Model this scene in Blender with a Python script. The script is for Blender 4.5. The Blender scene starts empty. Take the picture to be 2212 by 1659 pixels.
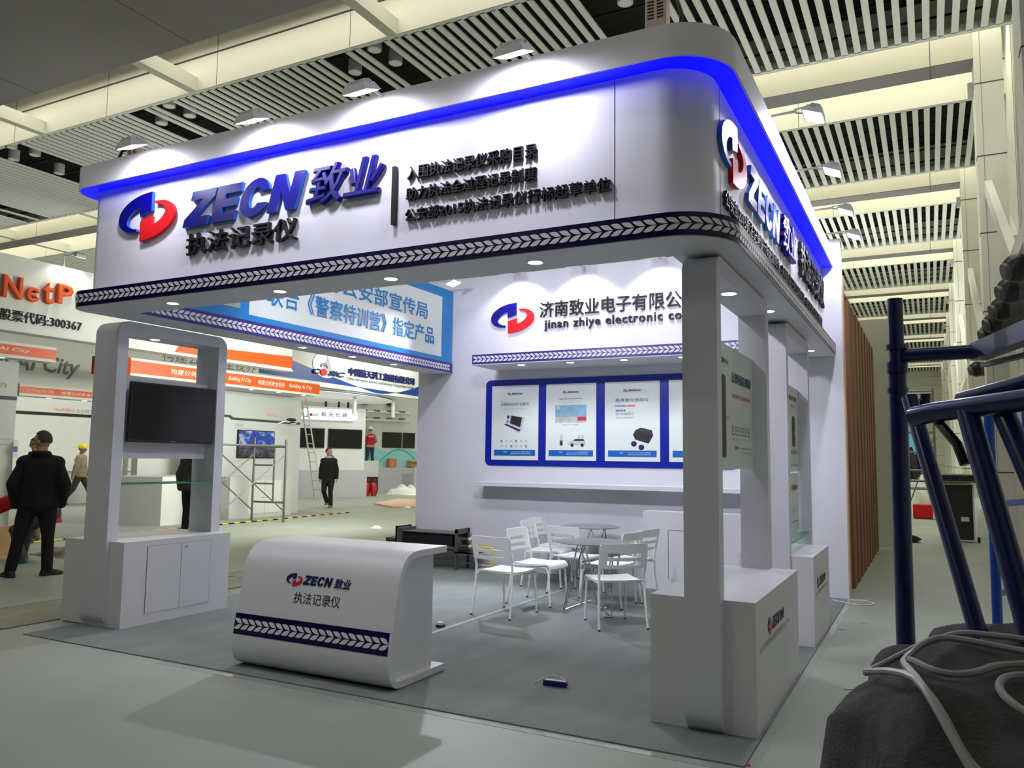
import bpy, bmesh, math, random
from mathutils import Vector, Matrix
random.seed(7)
sc = bpy.context.scene
COL = sc.collection
PI = math.pi
R = math.radians

# ------------------------------------------------------------------ camera, world, exposure
cam_data = bpy.data.cameras.new('camera')
cam = bpy.data.objects.new('camera', cam_data)
COL.objects.link(cam)
RX = (0.8872135, -0.0320471, -0.4602446)   # world axes seen from the camera (right, down, forward)
RY = (0.4611911, 0.0885140, 0.8828748)
RZ = (0.0124445, -0.9955593, 0.0933107)
right = Vector((RX[0], RY[0], RZ[0])); down = Vector((RX[1], RY[1], RZ[1])); fwd = Vector((RX[2], RY[2], RZ[2]))
cam.matrix_world = Matrix(((right.x, -down.x, -fwd.x, 0), (right.y, -down.y, -fwd.y, 0),
                           (right.z, -down.z, -fwd.z, 1.42), (0, 0, 0, 1)))
cam_data.sensor_width = 36
cam_data.lens = 28.165
cam_data.clip_start = 0.05
cam_data.clip_end = 300
sc.camera = cam
sc.view_settings.view_transform = 'Standard'
sc.view_settings.look = 'None'
sc.view_settings.gamma = 1
sc.view_settings.use_curve_mapping = False
sc.view_settings.exposure = 0.0
sc.cycles.use_denoising = True
sc.cycles.max_bounces = 6
sc.cycles.diffuse_bounces = 4
sc.cycles.glossy_bounces = 3
sc.cycles.transmission_bounces = 6
sc.cycles.transparent_max_bounces = 8
sc.cycles.caustics_reflective = False
sc.cycles.caustics_refractive = False
sc.cycles.sample_clamp_indirect = 4

world = bpy.data.worlds.new('world')
sc.world = world
world.use_nodes = True
bg = world.node_tree.nodes['Background']
bg.inputs[0].default_value = (0.9, 0.95, 0.85, 1)
bg.inputs[1].default_value = 0.0

def area_light(name, loc, size, power, color, target=None, spread=180, parent=None):
    d = bpy.data.lights.new(name, 'AREA')
    d.shape = 'RECTANGLE'; d.size, d.size_y = size
    d.energy = power; d.color = color; d.spread = R(spread)
    o = bpy.data.objects.new(name, d); COL.objects.link(o)
    o.location = loc
    if target is not None:
        o.rotation_euler = (Vector(target) - Vector(loc)).to_track_quat('-Z', 'Y').to_euler()
    if parent: o.parent = parent
    return o

def spot_light(name, loc, target, power, color, angle=90, blend=.4, radius=.05, parent=None):
    d = bpy.data.lights.new(name, 'SPOT')
    d.energy = power; d.color = color; d.spot_size = R(angle); d.spot_blend = blend; d.shadow_soft_size = radius
    o = bpy.data.objects.new(name, d); COL.objects.link(o)
    o.location = loc
    o.rotation_euler = (Vector(target) - Vector(loc)).to_track_quat('-Z', 'Y').to_euler()
    if parent: o.parent = parent
    return o

WARM = (1.0, 0.985, 0.83); COOL = (0.93, 0.96, 1.0); FLOOD = (0.87, 0.85, 1.0)
HALL = (0.97, 1.0, 0.93)
# cove lamps hidden in the ceiling troughs (two per trough), long strips that run across the hall
COVE_Y0 = [9.75 + 6.4 * k for k in range(-1, 9)]
for y0 in COVE_Y0:
    n = -16
    area_light('cove_lamp', (n, y0 - 0.65, 8.95), (37, .3), 390, WARM, (n, y0 - 0.65, 0), 150)
    area_light('cove_lamp', (n, y0 - 2.2, 8.95), (37, .3), 230, WARM, (n, y0 - 2.2, 0), 150)
# area lights added as unseen fill to brighten hall and stand, no real fixtures
area_light('added_fill', (-3.2, 6.6, 7.95), (6, 3), 8, HALL, (-3.2, 6.61, 0), 130)
area_light('added_fill', (-3.6, 3.0, 7.9), (5, 1), 45, FLOOD, (-3.6, 9.2, 1.2), 60)
area_light('added_fill', (1.2, 6.5, 7.5), (1, 3), 44, FLOOD, (-5.9, 5.2, 1), 60)
area_light('added_uplight', (-2.0, 13.5, 4.2), (2, 2), 40, HALL, (-2.0, 13.6, 9))  # added uplight, unseen, brightens the slats from below
area_light('added_uplight', (-2.6, 24, 4.0), (3, 6), 170, HALL, (-2.6, 24.1, 9))  # second added uplight, for the slats farther back
area_light('added_fill', (-7, -2.0, 7.0), (2.5, 1.5), 60, HALL, (-4.5, 5, 0))
area_light('added_fill', (-15, 15, 7.6), (6, 6), 15, HALL, (-15, 15.1, 0))
area_light('added_fill', (-1.4, 30, 7.6), (2, 14), 330, HALL, (-1.4, 30.1, 0))
area_light('added_fill', (-23, 24, 7.6), (8, 8), 130, HALL, (-22, 24.1, 0))

area_light('added_fill', (-9.3, 12, 3.0), (2, 1), 260, HALL, (-17, 13, 1.8))  # added fill turned away from the camera, for the left stand walls

area_light('added_fill', (.7, 12.0, 7.85), (.8, 3), 40, HALL, (1.0, 12.1, 0))  # added fill, unseen, for the right hall wall
for x in (-4.7, -2.6):
    spot_light('stand_lamp', (x, 4.5, 3.82), (x, 9.2, 1.1), 210, FLOOD, 95, .6, .12)

area_light('added_fill', (-17.6, 14, 5.5), (3, 1), 190, HALL, (-22.6, 14.5, 1.4))  # added fill, unseen, for the rear wall far left
area_light('added_fill', (-14, 21.5, 4.6), (3, 1), 170, HALL, (-19.8, 24.5, 1.8))  # added fill, unseen, for the far screen wall

# ------------------------------------------------------------------ materials
def lin(c):
    def f(v):
        v /= 255.0
        return v / 12.92 if v <= 0.04045 else ((v + 0.055) / 1.055) ** 2.4
    return (f(c[0]), f(c[1]), f(c[2]), 1)

MATS = {}
def mat(name, rgb, rough=.5, metal=0, noise=None, bump=None, emit=0, emit_rgb=None, trans=0, spec=None, ior=None, coat=0, stretch=None):
    if name in MATS: return MATS[name]
    m = bpy.data.materials.new(name); m.use_nodes = True
    nt = m.node_tree; b = nt.nodes['Principled BSDF']
    c = lin(rgb)
    b.inputs['Base Color'].default_value = c
    b.inputs['Roughness'].default_value = rough
    b.inputs['Metallic'].default_value = metal
    if spec is not None: b.inputs['Specular IOR Level'].default_value = spec
    if ior: b.inputs['IOR'].default_value = ior
    if coat: b.inputs['Coat Weight'].default_value = coat; b.inputs['Coat Roughness'].default_value = .08
    if trans: b.inputs['Transmission Weight'].default_value = trans
    if emit:
        b.inputs['Emission Color'].default_value = lin(emit_rgb or rgb)
        b.inputs['Emission Strength'].default_value = emit
    tc = None
    if noise or bump:
        tc = nt.nodes.new('ShaderNodeTexCoord')
        src = tc.outputs['Object']
        if stretch:
            mp = nt.nodes.new('ShaderNodeMapping'); mp.inputs['Scale'].default_value = stretch
            nt.links.new(src, mp.inputs[0]); src = mp.outputs[0]
    if noise:
        sc_, amt = noise[:2]
        n = nt.nodes.new('ShaderNodeTexNoise'); n.inputs['Scale'].default_value = sc_; n.inputs['Detail'].default_value = 6
        nt.links.new(src, n.inputs['Vector'])
        mx = nt.nodes.new('ShaderNodeMix'); mx.data_type = 'RGBA'
        k1 = 1 - amt; k2 = 1 + amt * .6
        mx.inputs[6].default_value = (c[0] * k1, c[1] * k1, c[2] * k1, 1)
        mx.inputs[7].default_value = (min(1, c[0] * k2), min(1, c[1] * k2), min(1, c[2] * k2), 1)
        rmp = nt.nodes.new('ShaderNodeMapRange'); rmp.inputs[1].default_value = .3; rmp.inputs[2].default_value = .7
        nt.links.new(n.outputs['Fac'], rmp.inputs[0])
        nt.links.new(rmp.outputs[0], mx.inputs[0])
        nt.links.new(mx.outputs[2], b.inputs['Base Color'])
    if bump:
        sc_, amt = bump
        n = nt.nodes.new('ShaderNodeTexNoise'); n.inputs['Scale'].default_value = sc_; n.inputs['Detail'].default_value = 3
        nt.links.new(src, n.inputs['Vector'])
        bp = nt.nodes.new('ShaderNodeBump'); bp.inputs['Strength'].default_value = amt; bp.inputs['Distance'].default_value = .01
        nt.links.new(n.outputs['Fac'], bp.inputs['Height'])
        nt.links.new(bp.outputs[0], b.inputs['Normal'])
    MATS[name] = m
    return m

M_WHITE = mat('white_paint', (226, 226, 234), .55, noise=(1.5, .03))
M_WHITE2 = mat('white_laminate', (226, 226, 230), .35, noise=(2, .02))
M_BOOTHW = mat('neighbour_white', (220, 221, 216), .6, noise=(1.5, .03))
M_GREYW = mat('grey_panel', (196, 198, 194), .6, noise=(1.5, .03))
M_NAVY = mat('navy_vinyl', (18, 10, 66), .28, noise=(4, .08))
M_LEAF = mat('leaf_white', (232, 232, 238), .4)
M_BLUE = mat('sign_blue', (5, 2, 118), .4, spec=.3)
M_BLUEEDGE = mat('sign_blue_edge', (30, 90, 180), .4)
M_RED = mat('sign_red', (214, 26, 34), .4, spec=.3)
M_BLACKL = mat('sign_black', (26, 26, 30), .42, spec=.3)
M_PBLUE = mat('print_navy', (24, 26, 92), .5)
M_PRED = mat('print_red', (200, 36, 60), .5)
M_PBLACK = mat('print_black', (34, 34, 38), .5)
M_PGREY = mat('print_grey', (140, 142, 145), .5)
M_PPALE = mat('print_pale', (196, 198, 200), .5)
M_PCYAN = mat('print_cyan', (20, 125, 190), .5)
M_PORANGE = mat('print_orange', (236, 120, 90), .5)
M_SKYBLUE = mat('panel_blue', (22, 130, 205), .35, noise=(2, .08))
M_PANELW = mat('panel_white', (224, 232, 228), .4)
M_BOARD = mat('board_blue', (12, 34, 150), .3, noise=(30, .05))
M_LED = mat('blue_led_panel', (0, 0, 255), .5, emit=1.3, emit_rgb=(0, 0, 255))
M_LAMP = mat('lamp_glow', (255, 255, 255), .5, emit=9, emit_rgb=(250, 250, 255))
M_LAMPS = mat('downlight_glow', (255, 255, 255), .5, emit=4, emit_rgb=(255, 255, 255))
M_LAMPM = mat('floodlight_glass', (235, 238, 240), .2, emit=3, emit_rgb=(250, 252, 255))
M_ALU = mat('grey_cast_metal', (206, 208, 210), .45, .15)
M_CHROME = mat('chrome', (190, 192, 194), .18, 1)
M_STEEL = mat('galvanised_steel', (118, 118, 112), .5, .6, noise=(30, .25))
M_DARKST = mat('dark_steel', (92, 96, 96), .5, .4, noise=(12, .2))
M_BLACK = mat('black_plastic', (18, 18, 19), .35)
M_SCREEN = mat('black_screen', (9, 9, 10), .12)
M_RUBBER = mat('black_rubber', (22, 22, 22), .7)
M_CHAIR = mat('white_chair_plastic', (238, 242, 238), .4)
M_CARPET = mat('grey_carpet', (126, 132, 130), .95, noise=(5, .13), bump=(350, .5), stretch=(1, .35, 1))
M_TAPE = mat('clear_tape', (158, 164, 158), .2, coat=.6)
M_FLOOR = mat('hall_floor_paint', (156, 162, 150), .55, noise=(.9, .10), bump=(40, .03))
M_TRENCH = mat('trench_cover', (150, 149, 132), .7, noise=(3, .25))
M_CEILS = mat('ceiling_slat_paint', (240, 242, 238), .6)
M_VOID = mat('ceiling_void', (12, 12, 12), .9)
M_CREAM = mat('cream_panel', (216, 214, 198), .6, noise=(.5, .03))
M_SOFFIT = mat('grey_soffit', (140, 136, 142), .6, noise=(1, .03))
M_HALLW = mat('hall_wall', (238, 238, 226), .7, noise=(.7, .05))
M_SEAM = mat('panel_seam', (90, 88, 80), .8)
M_ORANGE = mat('orange_vinyl', (224, 90, 24), .45)
M_WOOD = mat('brown_slat_wood', (140, 96, 62), .6, noise=(3, .2), stretch=(6, 6, .4))
M_PINE = mat('pale_wood_edge', (206, 178, 138), .6, noise=(4, .15), stretch=(8, 8, .5))
M_SCAF = mat('blue_scaffold_paint', (16, 34, 92), .35, noise=(25, .3), coat=.25)
M_SCAF2 = mat('bright_blue_paint', (22, 74, 168), .35, noise=(25, .2))
M_CLOTH = mat('dark_cloth', (68, 68, 67), .95, noise=(25, .35), bump=(160, .5))
M_CABLE = mat('grey_cable', (150, 152, 148), .45)
M_WCABLE = mat('white_cable', (215, 215, 205), .5)
M_YELLOW = mat('yellow_paint', (226, 206, 40), .45)
M_EXT = mat('extinguisher_red', (196, 24, 26), .3, coat=.4)
M_CARD = mat('cardboard', (190, 150, 108), .85, noise=(6, .15))
M_CYAN = mat('cyan_wall', (150, 216, 214), .6, noise=(.8, .08))
M_TEAL = mat('teal_print', (60, 176, 168), .6)
M_COSBLUE = mat('deep_blue_panel', (20, 62, 140), .4)
M_PINK = mat('pink_plywood', (214, 178, 154), .8, noise=(3, .15))
M_PLASTIC = mat('clear_plastic_wrap', (226, 232, 230), .25)
M_SKIN = mat('skin', (196, 148, 122), .55)
M_HAIR = mat('black_hair', (24, 22, 22), .6)
M_COAT = mat('black_coat_cloth', (20, 20, 21), .9, noise=(30, .3))
M_TROUS = mat('black_trouser_cloth', (24, 24, 26), .9, noise=(30, .3))
M_SHOE = mat('dark_shoe', (30, 29, 28), .5)
M_BEIGE = mat('beige_jacket_cloth', (176, 164, 138), .9, noise=(12, .15))
M_GREYT = mat('grey_trouser_cloth', (78, 78, 76), .9, noise=(14, .15))
M_OLIVE = mat('olive_trouser_cloth', (120, 112, 84), .9, noise=(14, .15))
M_PUFF = mat('dark_puffer_cloth', (58, 60, 62), .7, noise=(10, .35))
M_VEST = mat('red_vest_cloth', (196, 24, 48), .8)
M_JEAN = mat('dark_teal_trouser', (44, 62, 70), .9)
M_KHAKI = mat('khaki_sleeve_cloth', (160, 156, 132), .9)
M_HELMY = mat('yellow_helmet', (240, 222, 20), .3)
M_HELMW = mat('white_helmet', (232, 232, 228), .35)
M_TEALB = mat('teal_boot', (30, 100, 120), .6)
M_CASE = mat('case_black_board', (26, 26, 25), .5, noise=(8, .2))
M_CASEB = mat('case_blue_board', (30, 34, 120), .45)

def glass_mat(name, rgb, alpha):
    m = bpy.data.materials.new(name); m.use_nodes = True
    nt = m.node_tree
    for n in list(nt.nodes): nt.nodes.remove(n)
    out = nt.nodes.new('ShaderNodeOutputMaterial')
    mix = nt.nodes.new('ShaderNodeMixShader'); mix.inputs[0].default_value = alpha
    t = nt.nodes.new('ShaderNodeBsdfTransparent'); t.inputs[0].default_value = lin(rgb)
    g = nt.nodes.new('ShaderNodeBsdfGlossy'); g.inputs['Roughness'].default_value = .05
    g.inputs['Color'].default_value = lin((200, 225, 215))
    nt.links.new(t.outputs[0], mix.inputs[1]); nt.links.new(g.outputs[0], mix.inputs[2])
    nt.links.new(mix.outputs[0], out.inputs[0])
    MATS[name] = m
    return m
M_GLASS = glass_mat('clear_glass', (232, 246, 240), .12)
M_TGLASS = mat('frosted_table_glass', (150, 160, 156), .12, trans=.35, ior=1.1)
M_GEDGE = mat('green_glass_edge', (70, 150, 128), .15)

# ------------------------------------------------------------------ mesh helpers
class MB:
    """collects shapes (several materials allowed) and links them as one mesh object"""
    def __init__(s): s.v = []; s.f = []; s.m = []; s.mats = []
    def mi(s, m):
        if m not in s.mats: s.mats.append(m)
        return s.mats.index(m)
    def add(s, verts, faces, m):
        o = len(s.v); k = s.mi(m)
        s.v += [Vector(p) for p in verts]
        for f in faces:
            s.f.append([o + i for i in f]); s.m.append(k)
        return s
    def box(s, a, b, m, bev=0):
        x0, y0, z0 = a; x1, y1, z1 = b
        if bev:
            # chamfered vertical/horizontal edges through a bmesh bevel
            bm = bmesh.new()
            bmesh.ops.create_cube(bm, size=1)
            for v in bm.verts:
                v.co = Vector(((x0 + x1) / 2 + v.co.x * (x1 - x0), (y0 + y1) / 2 + v.co.y * (y1 - y0), (z0 + z1) / 2 + v.co.z * (z1 - z0)))
            bmesh.ops.bevel(bm, geom=bm.edges[:], offset=bev, segments=2, affect='EDGES', profile=.5)
            bm.verts.index_update()
            s.add([v.co.copy() for v in bm.verts], [[v.index for v in f.verts] for f in bm.faces], m)
            bm.free(); return s
        return s.add([(x0, y0, z0), (x1, y0, z0), (x1, y1, z0), (x0, y1, z0), (x0, y0, z1), (x1, y0, z1), (x1, y1, z1), (x0, y1, z1)],
                     [(0, 3, 2, 1), (4, 5, 6, 7), (0, 1, 5, 4), (1, 2, 6, 5), (2, 3, 7, 6), (3, 0, 4, 7)], m)
    def beam(s, a, b, w, h, m, up=(0, 0, 1)):
        """box of width w, height h along a->b"""
        a = Vector(a); b = Vector(b); d = (b - a).normalized(); up = Vector(up)
        if abs(d.dot(up)) > .98: up = Vector((0, 1, 0))
        x = d.cross(up).normalized() * w / 2; z = x.cross(d).normalized() * h / 2
        vs = [a - x - z, a + x - z, a + x + z, a - x + z, b - x - z, b + x - z, b + x + z, b - x + z]
        return s.add(vs, [(0, 1, 2, 3), (7, 6, 5, 4), (1, 0, 4, 5), (2, 1, 5, 6), (3, 2, 6, 7), (0, 3, 7, 4)], m)
    def tube(s, pts, r, m, n=10, closed=False, caps=True):
        """round bar along a polyline; r may be a list"""
        pts = [Vector(p) for p in pts]; k = len(pts)
        rs = r if isinstance(r, (list, tuple)) else [r] * k
        rings = []; prev = None
        for i in range(k):
            if closed: d = pts[(i + 1) % k] - pts[i - 1]
            elif i == 0: d = pts[1] - pts[0]
            elif i == k - 1: d = pts[-1] - pts[-2]
            else: d = (pts[i + 1] - pts[i]).normalized() + (pts[i] - pts[i - 1]).normalized()
            d = d.normalized() if d.length > 1e-9 else Vector((0, 0, 1))
            if prev is None:
                u = d.cross(Vector((0, 0, 1)))
                if u.length < .05: u = d.cross(Vector((0, 1, 0)))
                u.normalize()
            else:
                u = prev - d * prev.dot(d)
                u = u.normalized() if u.length > 1e-6 else d.orthogonal().normalized()
            prev = u; w = d.cross(u)
            rings.append([pts[i] + (u * math.cos(2 * PI * j / n) + w * math.sin(2 * PI * j / n)) * rs[i] for j in range(n)])
        vs = [p for ring in rings for p in ring]; fs = []
        for i in range(k if closed else k - 1):
            a = i * n; b = ((i + 1) % k) * n
            for j in range(n):
                fs.append((a + j, a + (j + 1) % n, b + (j + 1) % n, b + j))
        if caps and not closed:
            fs.append(tuple(range(n - 1, -1, -1))); fs.append(tuple((k - 1) * n + j for j in range(n)))
        return s.add(vs, fs, m)
    def cyl(s, c, r, h, m, n=20, axis='z', r2=None):
        c = Vector(c); ax = {'x': Vector((1, 0, 0)), 'y': Vector((0, 1, 0)), 'z': Vector((0, 0, 1))}[axis] if isinstance(axis, str) else Vector(axis).normalized()
        return s.tube([c, c + ax * h], [r, r if r2 is None else r2], m, n)
    def prism(s, poly, m, O, U, V, W, d0=0, d1=0.01, side=None):
        """2-D polygon (u,v) in the plane O,U,V extruded along W from d0 to d1; concave allowed"""
        O = Vector(O); U = Vector(U); V = Vector(V); W = Vector(W)
        k = len(poly)
        lo = [O + U * p[0] + V * p[1] + W * d0 for p in poly]
        hi = [O + U * p[0] + V * p[1] + W * d1 for p in poly]
        from mathutils.geometry import tessellate_polygon
        tri = tessellate_polygon([[Vector((p[0], p[1], 0)) for p in poly]])
        ar = sum(poly[i][0] * poly[(i + 1) % k][1] - poly[(i + 1) % k][0] * poly[i][1] for i in range(k))
        rh = U.cross(V).dot(W) > 0
        def orient(t):
            a, b, c = (Vector((poly[i][0], poly[i][1])) for i in t)
            ccw = (b - a).cross(c - a) > 0
            return t if ccw == rh else (t[0], t[2], t[1])
        tri = [orient(t) for t in tri]
        s.add(hi, tri, m); s.add(lo, [(t[0], t[2], t[1]) for t in tri], m)
        sd = []
        for i in range(k):
            j = (i + 1) % k
            q = (i, j, k + j, k + i)
            sd.append(q if (ar > 0) == rh else q[::-1])
        s.add(lo + hi, sd, side or m)
        return s
    def quad(s, a, b, c, d, m): return s.add([a, b, c, d], [(0, 1, 2, 3)], m)
    def disc(s, c, r, m, n=20, nrm=(0, 0, -1)):
        c = Vector(c); w = Vector(nrm).normalized(); u = w.orthogonal().normalized(); v = w.cross(u)
        return s.add([c + (u * math.cos(2 * PI * j / n) + v * math.sin(2 * PI * j / n)) * r for j in range(n)], [tuple(range(n))], m)
    def ball(s, c, r, m, n=14, k=9, sq=(1, 1, 1), rot=None):
        c = Vector(c); vs = []; fs = []
        for i in range(k + 1):
            t = PI * i / k
            for j in range(n):
                p = 2 * PI * j / n
                q = Vector((math.sin(t) * math.cos(p) * r * sq[0], math.sin(t) * math.sin(p) * r * sq[1], math.cos(t) * r * sq[2]))
                if rot: q = rot @ q
                vs.append(c + q)
        for i in range(k):
            for j in range(n):
                a = i * n + j; b = i * n + (j + 1) % n
                fs.append((a, a + n, b + n, b))
        return s.add(vs, fs, m)
    def loft(s, rings, m, cap=True):
        n = len(rings[0]); vs = [p for r in rings for p in r]; fs = []
        for i in range(len(rings) - 1):
            for j in range(n):
                fs.append((i * n + j, i * n + (j + 1) % n, (i + 1) * n + (j + 1) % n, (i + 1) * n + j))
        if cap:
            fs.append(tuple(range(n - 1, -1, -1))); fs.append(tuple((len(rings) - 1) * n + j for j in range(n)))
        return s.add(vs, fs, m)
    def build(s, name, parent=None, smooth=False, world=True, weld=False):
        me = bpy.data.meshes.new(name)
        vs = s.v
        if parent is not None and world:
            inv = WORLD.get(parent.name, Matrix()).inverted()
            vs = [inv @ v for v in vs]
        me.from_pydata([tuple(v) for v in vs], [], s.f)
        for m in s.mats: me.materials.append(m)
        me.polygons.foreach_set('material_index', s.m)
        if smooth: me.polygons.foreach_set('use_smooth', [True] * len(me.polygons))
        me.update()
        if smooth and smooth is not True: 
            try: me.set_sharp_from_angle(angle=R(smooth))
            except Exception: pass
        o = bpy.data.objects.new(name, me); COL.objects.link(o)
        if parent is not None:
            o.parent = parent; WORLD[o.name] = WORLD.get(parent.name, Matrix())
        else: WORLD[o.name] = Matrix()
        return o

WORLD = {}
def tag(o, label, cat, group=None, kind=None):
    o['label'] = label; o['category'] = cat
    if group: o['group'] = group
    if kind: o['kind'] = kind
    return o
def thing(name, label, cat, loc=(0, 0, 0), rz=0, group=None, kind=None):
    o = bpy.data.objects.new(name, None); COL.objects.link(o)
    o.empty_display_size = .1
    o.location = loc; o.rotation_euler = (0, 0, rz)
    WORLD[o.name] = Matrix.Translation(loc) @ Matrix.Rotation(rz, 4, 'Z')
    return tag(o, label, cat, group, kind)
def struct(o):
    o['kind'] = 'structure'; return o
KIDS = {}
def dup(root, loc, rz, label=None, group=None):
    r = root.copy(); COL.objects.link(r); r.location = loc; r.rotation_euler = (0, 0, rz)
    if label: r['label'] = label
    if group: r['group'] = group
    WORLD[r.name] = Matrix.Translation(loc) @ Matrix.Rotation(rz, 4, 'Z')
    for ch in [c for c in bpy.data.objects if c.parent == root]:
        c = ch.copy(); COL.objects.link(c); c.parent = r
        for g in [d for d in bpy.data.objects if d.parent == ch]:
            d = g.copy(); COL.objects.link(d); d.parent = c
    return r

# ------------------------------------------------------------------ lettering
_tc = bpy.data.curves.new('lettering_source', 'FONT')
_to = bpy.data.objects.new('lettering_source', _tc)
COL.objects.link(_to)
def glyphs(body, bold=0, shear=0, depth=0, res=2, spacing=1):
    _tc.body = body; _tc.size = 1; _tc.bevel_depth = bold; _tc.bevel_resolution = 0; _tc.shear = shear
    _tc.extrude = depth / 2; _tc.resolution_u = res; _tc.space_character = spacing
    dg = bpy.context.evaluated_depsgraph_get(); dg.update()
    me = bpy.data.meshes.new_from_object(_to.evaluated_get(dg))
    vs = [v.co.copy() for v in me.vertices]; fs = [tuple(p.vertices) for p in me.polygons]
    bpy.data.meshes.remove(me)
    return vs, fs
def text(mb, body, O, U, V, W, u0, v0, u1, v1, m, bold=0, shear=0, depth=0, lift=.002, fit=True, res=2, spacing=1):
    """lettering whose bounding box fills (u0,v0)-(u1,v1) of the plane O,U,V; W points to the reader"""
    O = Vector(O); U = Vector(U).normalized(); V = Vector(V).normalized(); W = Vector(W).normalized()
    h = v1 - v0
    vs, fs = glyphs(body, bold, shear, (depth / h if depth else 0), res, spacing)
    if not vs: return
    xs = [p.x for p in vs]; ys = [p.y for p in vs]
    sx = (u1 - u0) / (max(xs) - min(xs)); sy = h / (max(ys) - min(ys))
    x0 = min(xs); y0 = min(ys)
    zz = max(p.z for p in vs)
    out = [O + U * (u0 + (p.x - x0) * sx) + V * (v0 + (p.y - y0) * sy) + W * (lift + (p.z + zz) * h) for p in vs]
    flip = U.cross(V).dot(W) < 0
    mb.add(out, [f[::-1] for f in fs] if flip else fs, m)

# company emblem: blue arc with an upright bar, and the same figure turned upside down in red (unit box about its centre)
EMB = [(.19, .995), (.197, .21), (-.21, .025), (-.21, .41), (-.436, .32), (-.666, .02), (-.684, -.26), (-.46, -.45), (-.325, -.465),
       (-.30, -.576), (-.636, -.57), (-.893, -.36), (-1.0, -.05), (-.93, .364), (-.64, .72), (-.227, .944)]
def smooth_poly(p, sharp, it=2):
    for _ in range(it):
        q = []; sh = []
        n = len(p)
        for i in range(n):
            a = Vector(p[i - 1]); b = Vector(p[i]); c = Vector(p[(i + 1) % n])
            if sharp[i]: q.append(tuple(b)); sh.append(True)
            else:
                q.append(tuple(b * .75 + a * .25)); q.append(tuple(b * .75 + c * .25)); sh += [False, False]
        p, sharp = q, sh
    return p
_sh = [True, True, True, True, False, False, False, False, True, True, False, False, False, False, False, False]
EMB_S = smooth_poly(EMB, _sh)
def emblem(O, U, V, W, cu, cv, su, sv, depth, mblue, mred, edge=None):
    """returns two MBs"""
    a = MB().prism([(cu + x * su, cv + y * sv) for x, y in EMB_S], mblue, O, U, V, W, .002, max(.003, depth), edge or mblue)
    b = MB().prism([(cu - x * su, cv - y * sv) for x, y in EMB_S], mred, O, U, V, W, .002, max(.003, depth))
    return a, b
# bold slanted Latin capitals of the logotype, each in a unit box
def zecn(mb, O, U, V, W, u0, v0, u1, v1, m, depth, edge=None, slant=.22):
    L = []
    L.append([(0, 0), (.80, 0), (.80, .25), (.36, .25), (.86, .78), (.86, 1), (.06, 1), (.06, .75), (.48, .75), (0, .22)])
    L.append([(0, 0), (.76, 0), (.76, .24), (.29, .24), (.29, .39), (.70, .39), (.70, .61), (.29, .61), (.29, .76), (.76, .76), (.76, 1), (0, 1)])
    arc = lambda cx, cy, rx, ry, a0, a1, n: [(cx + rx * math.cos(R(a0 + (a1 - a0) * i / n)), cy + ry * math.sin(R(a0 + (a1 - a0) * i / n))) for i in range(n + 1)]
    L.append(arc(.43, .5, .43, .52, 20, 340, 22) + arc(.43, .5, .16, .29, 325, 35, 16))
    L.append([(0, 0), (.28, 0), (.28, .55), (.56, 0), (.84, 0), (.84, 1), (.56, 1), (.56, .45), (.28, 1), (0, 1)])
    x = 0; w = [.92, .84, .93, .84]; tot = sum(w) + slant
    for p, ww in zip(L, w):
        q = [(u0 + (x + a + b * slant) / tot * (u1 - u0), v0 + b * (v1 - v0)) for a, b in p]
        mb.prism(q, m, O, U, V, W, .002, max(.003, depth), edge or m)
        x += ww
X_, Y_, Z_ = Vector((1, 0, 0)), Vector((0, 1, 0)), Vector((0, 0, 1))

# ================================================================== THE HALL
ZC = 8.0                                     # underside of the slatted ceiling
XL, XR, YN, YF = -40.0, 1.9, -6.0, 64.0
fl = MB()
fl.box((XL, YN, -.1), (XR + 3, YF, 0), M_FLOOR)
floor = struct(fl.build('floor'))
tr = MB()
for (xa, xb) in ((-7.55, -6.70),):
    y = -2.0
    while y < 30:
        tr.box((xa, y, .001), (xb, y + 1.47, .006), M_TRENCH); y += 1.5
    tr.box((xa - .03, -2, .001), (xa, 30, .005), M_SEAM); tr.box((xb, -2, .001), (xb + .03, 30, .005), M_SEAM)
struct(tr.build('trim_1'))['label'] = 'dull brownish trench cover strip let into the hall floor'
# floor joints and small stains
# ------------------------------------------------------------------ ceiling
ceil = bpy.data.objects.new('ceiling', None); COL.objects.link(ceil); struct(ceil)
WORLD['ceiling'] = Matrix()
v = MB(); v.box((XL, YN, 9.3), (XR + 3, YF, 9.4), M_VOID); v.build('void_deck', ceil)
PITCH = .195
LAMPS = [(-12.6, 9.95), (-12.6, 10.43), (-13.4, 10.43), (-17.44, 9.86), (-17.41, 10.36), (-18.04, 11.33), (-18.12, 10.32), (-8.56, 10.44),
         (-7.79, 9.97), (-7.74, 10.48), (-3.7, 10.49)]
GAPS = [(-18.04, .5), (-17.43, .5), (-13.4, .4), (-12.6, .5), (-8.56, .4), (-7.77, .5), (-3.7, .9), (-22.6, .5), (-21.9, .4), (-1.55, .0)]
def in_gap(x, k):
    if k == 0: return any(abs(x - g) < w / 2 for g, w in GAPS if w > 0)
    if k == 1: return any(abs(x - g) < .25 for g in (-20.2, -19.4, -15.4, -14.6, -4.2, -3.5))
    return any(abs(x - g) < .25 for g in (-12.0, -7.2))
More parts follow.
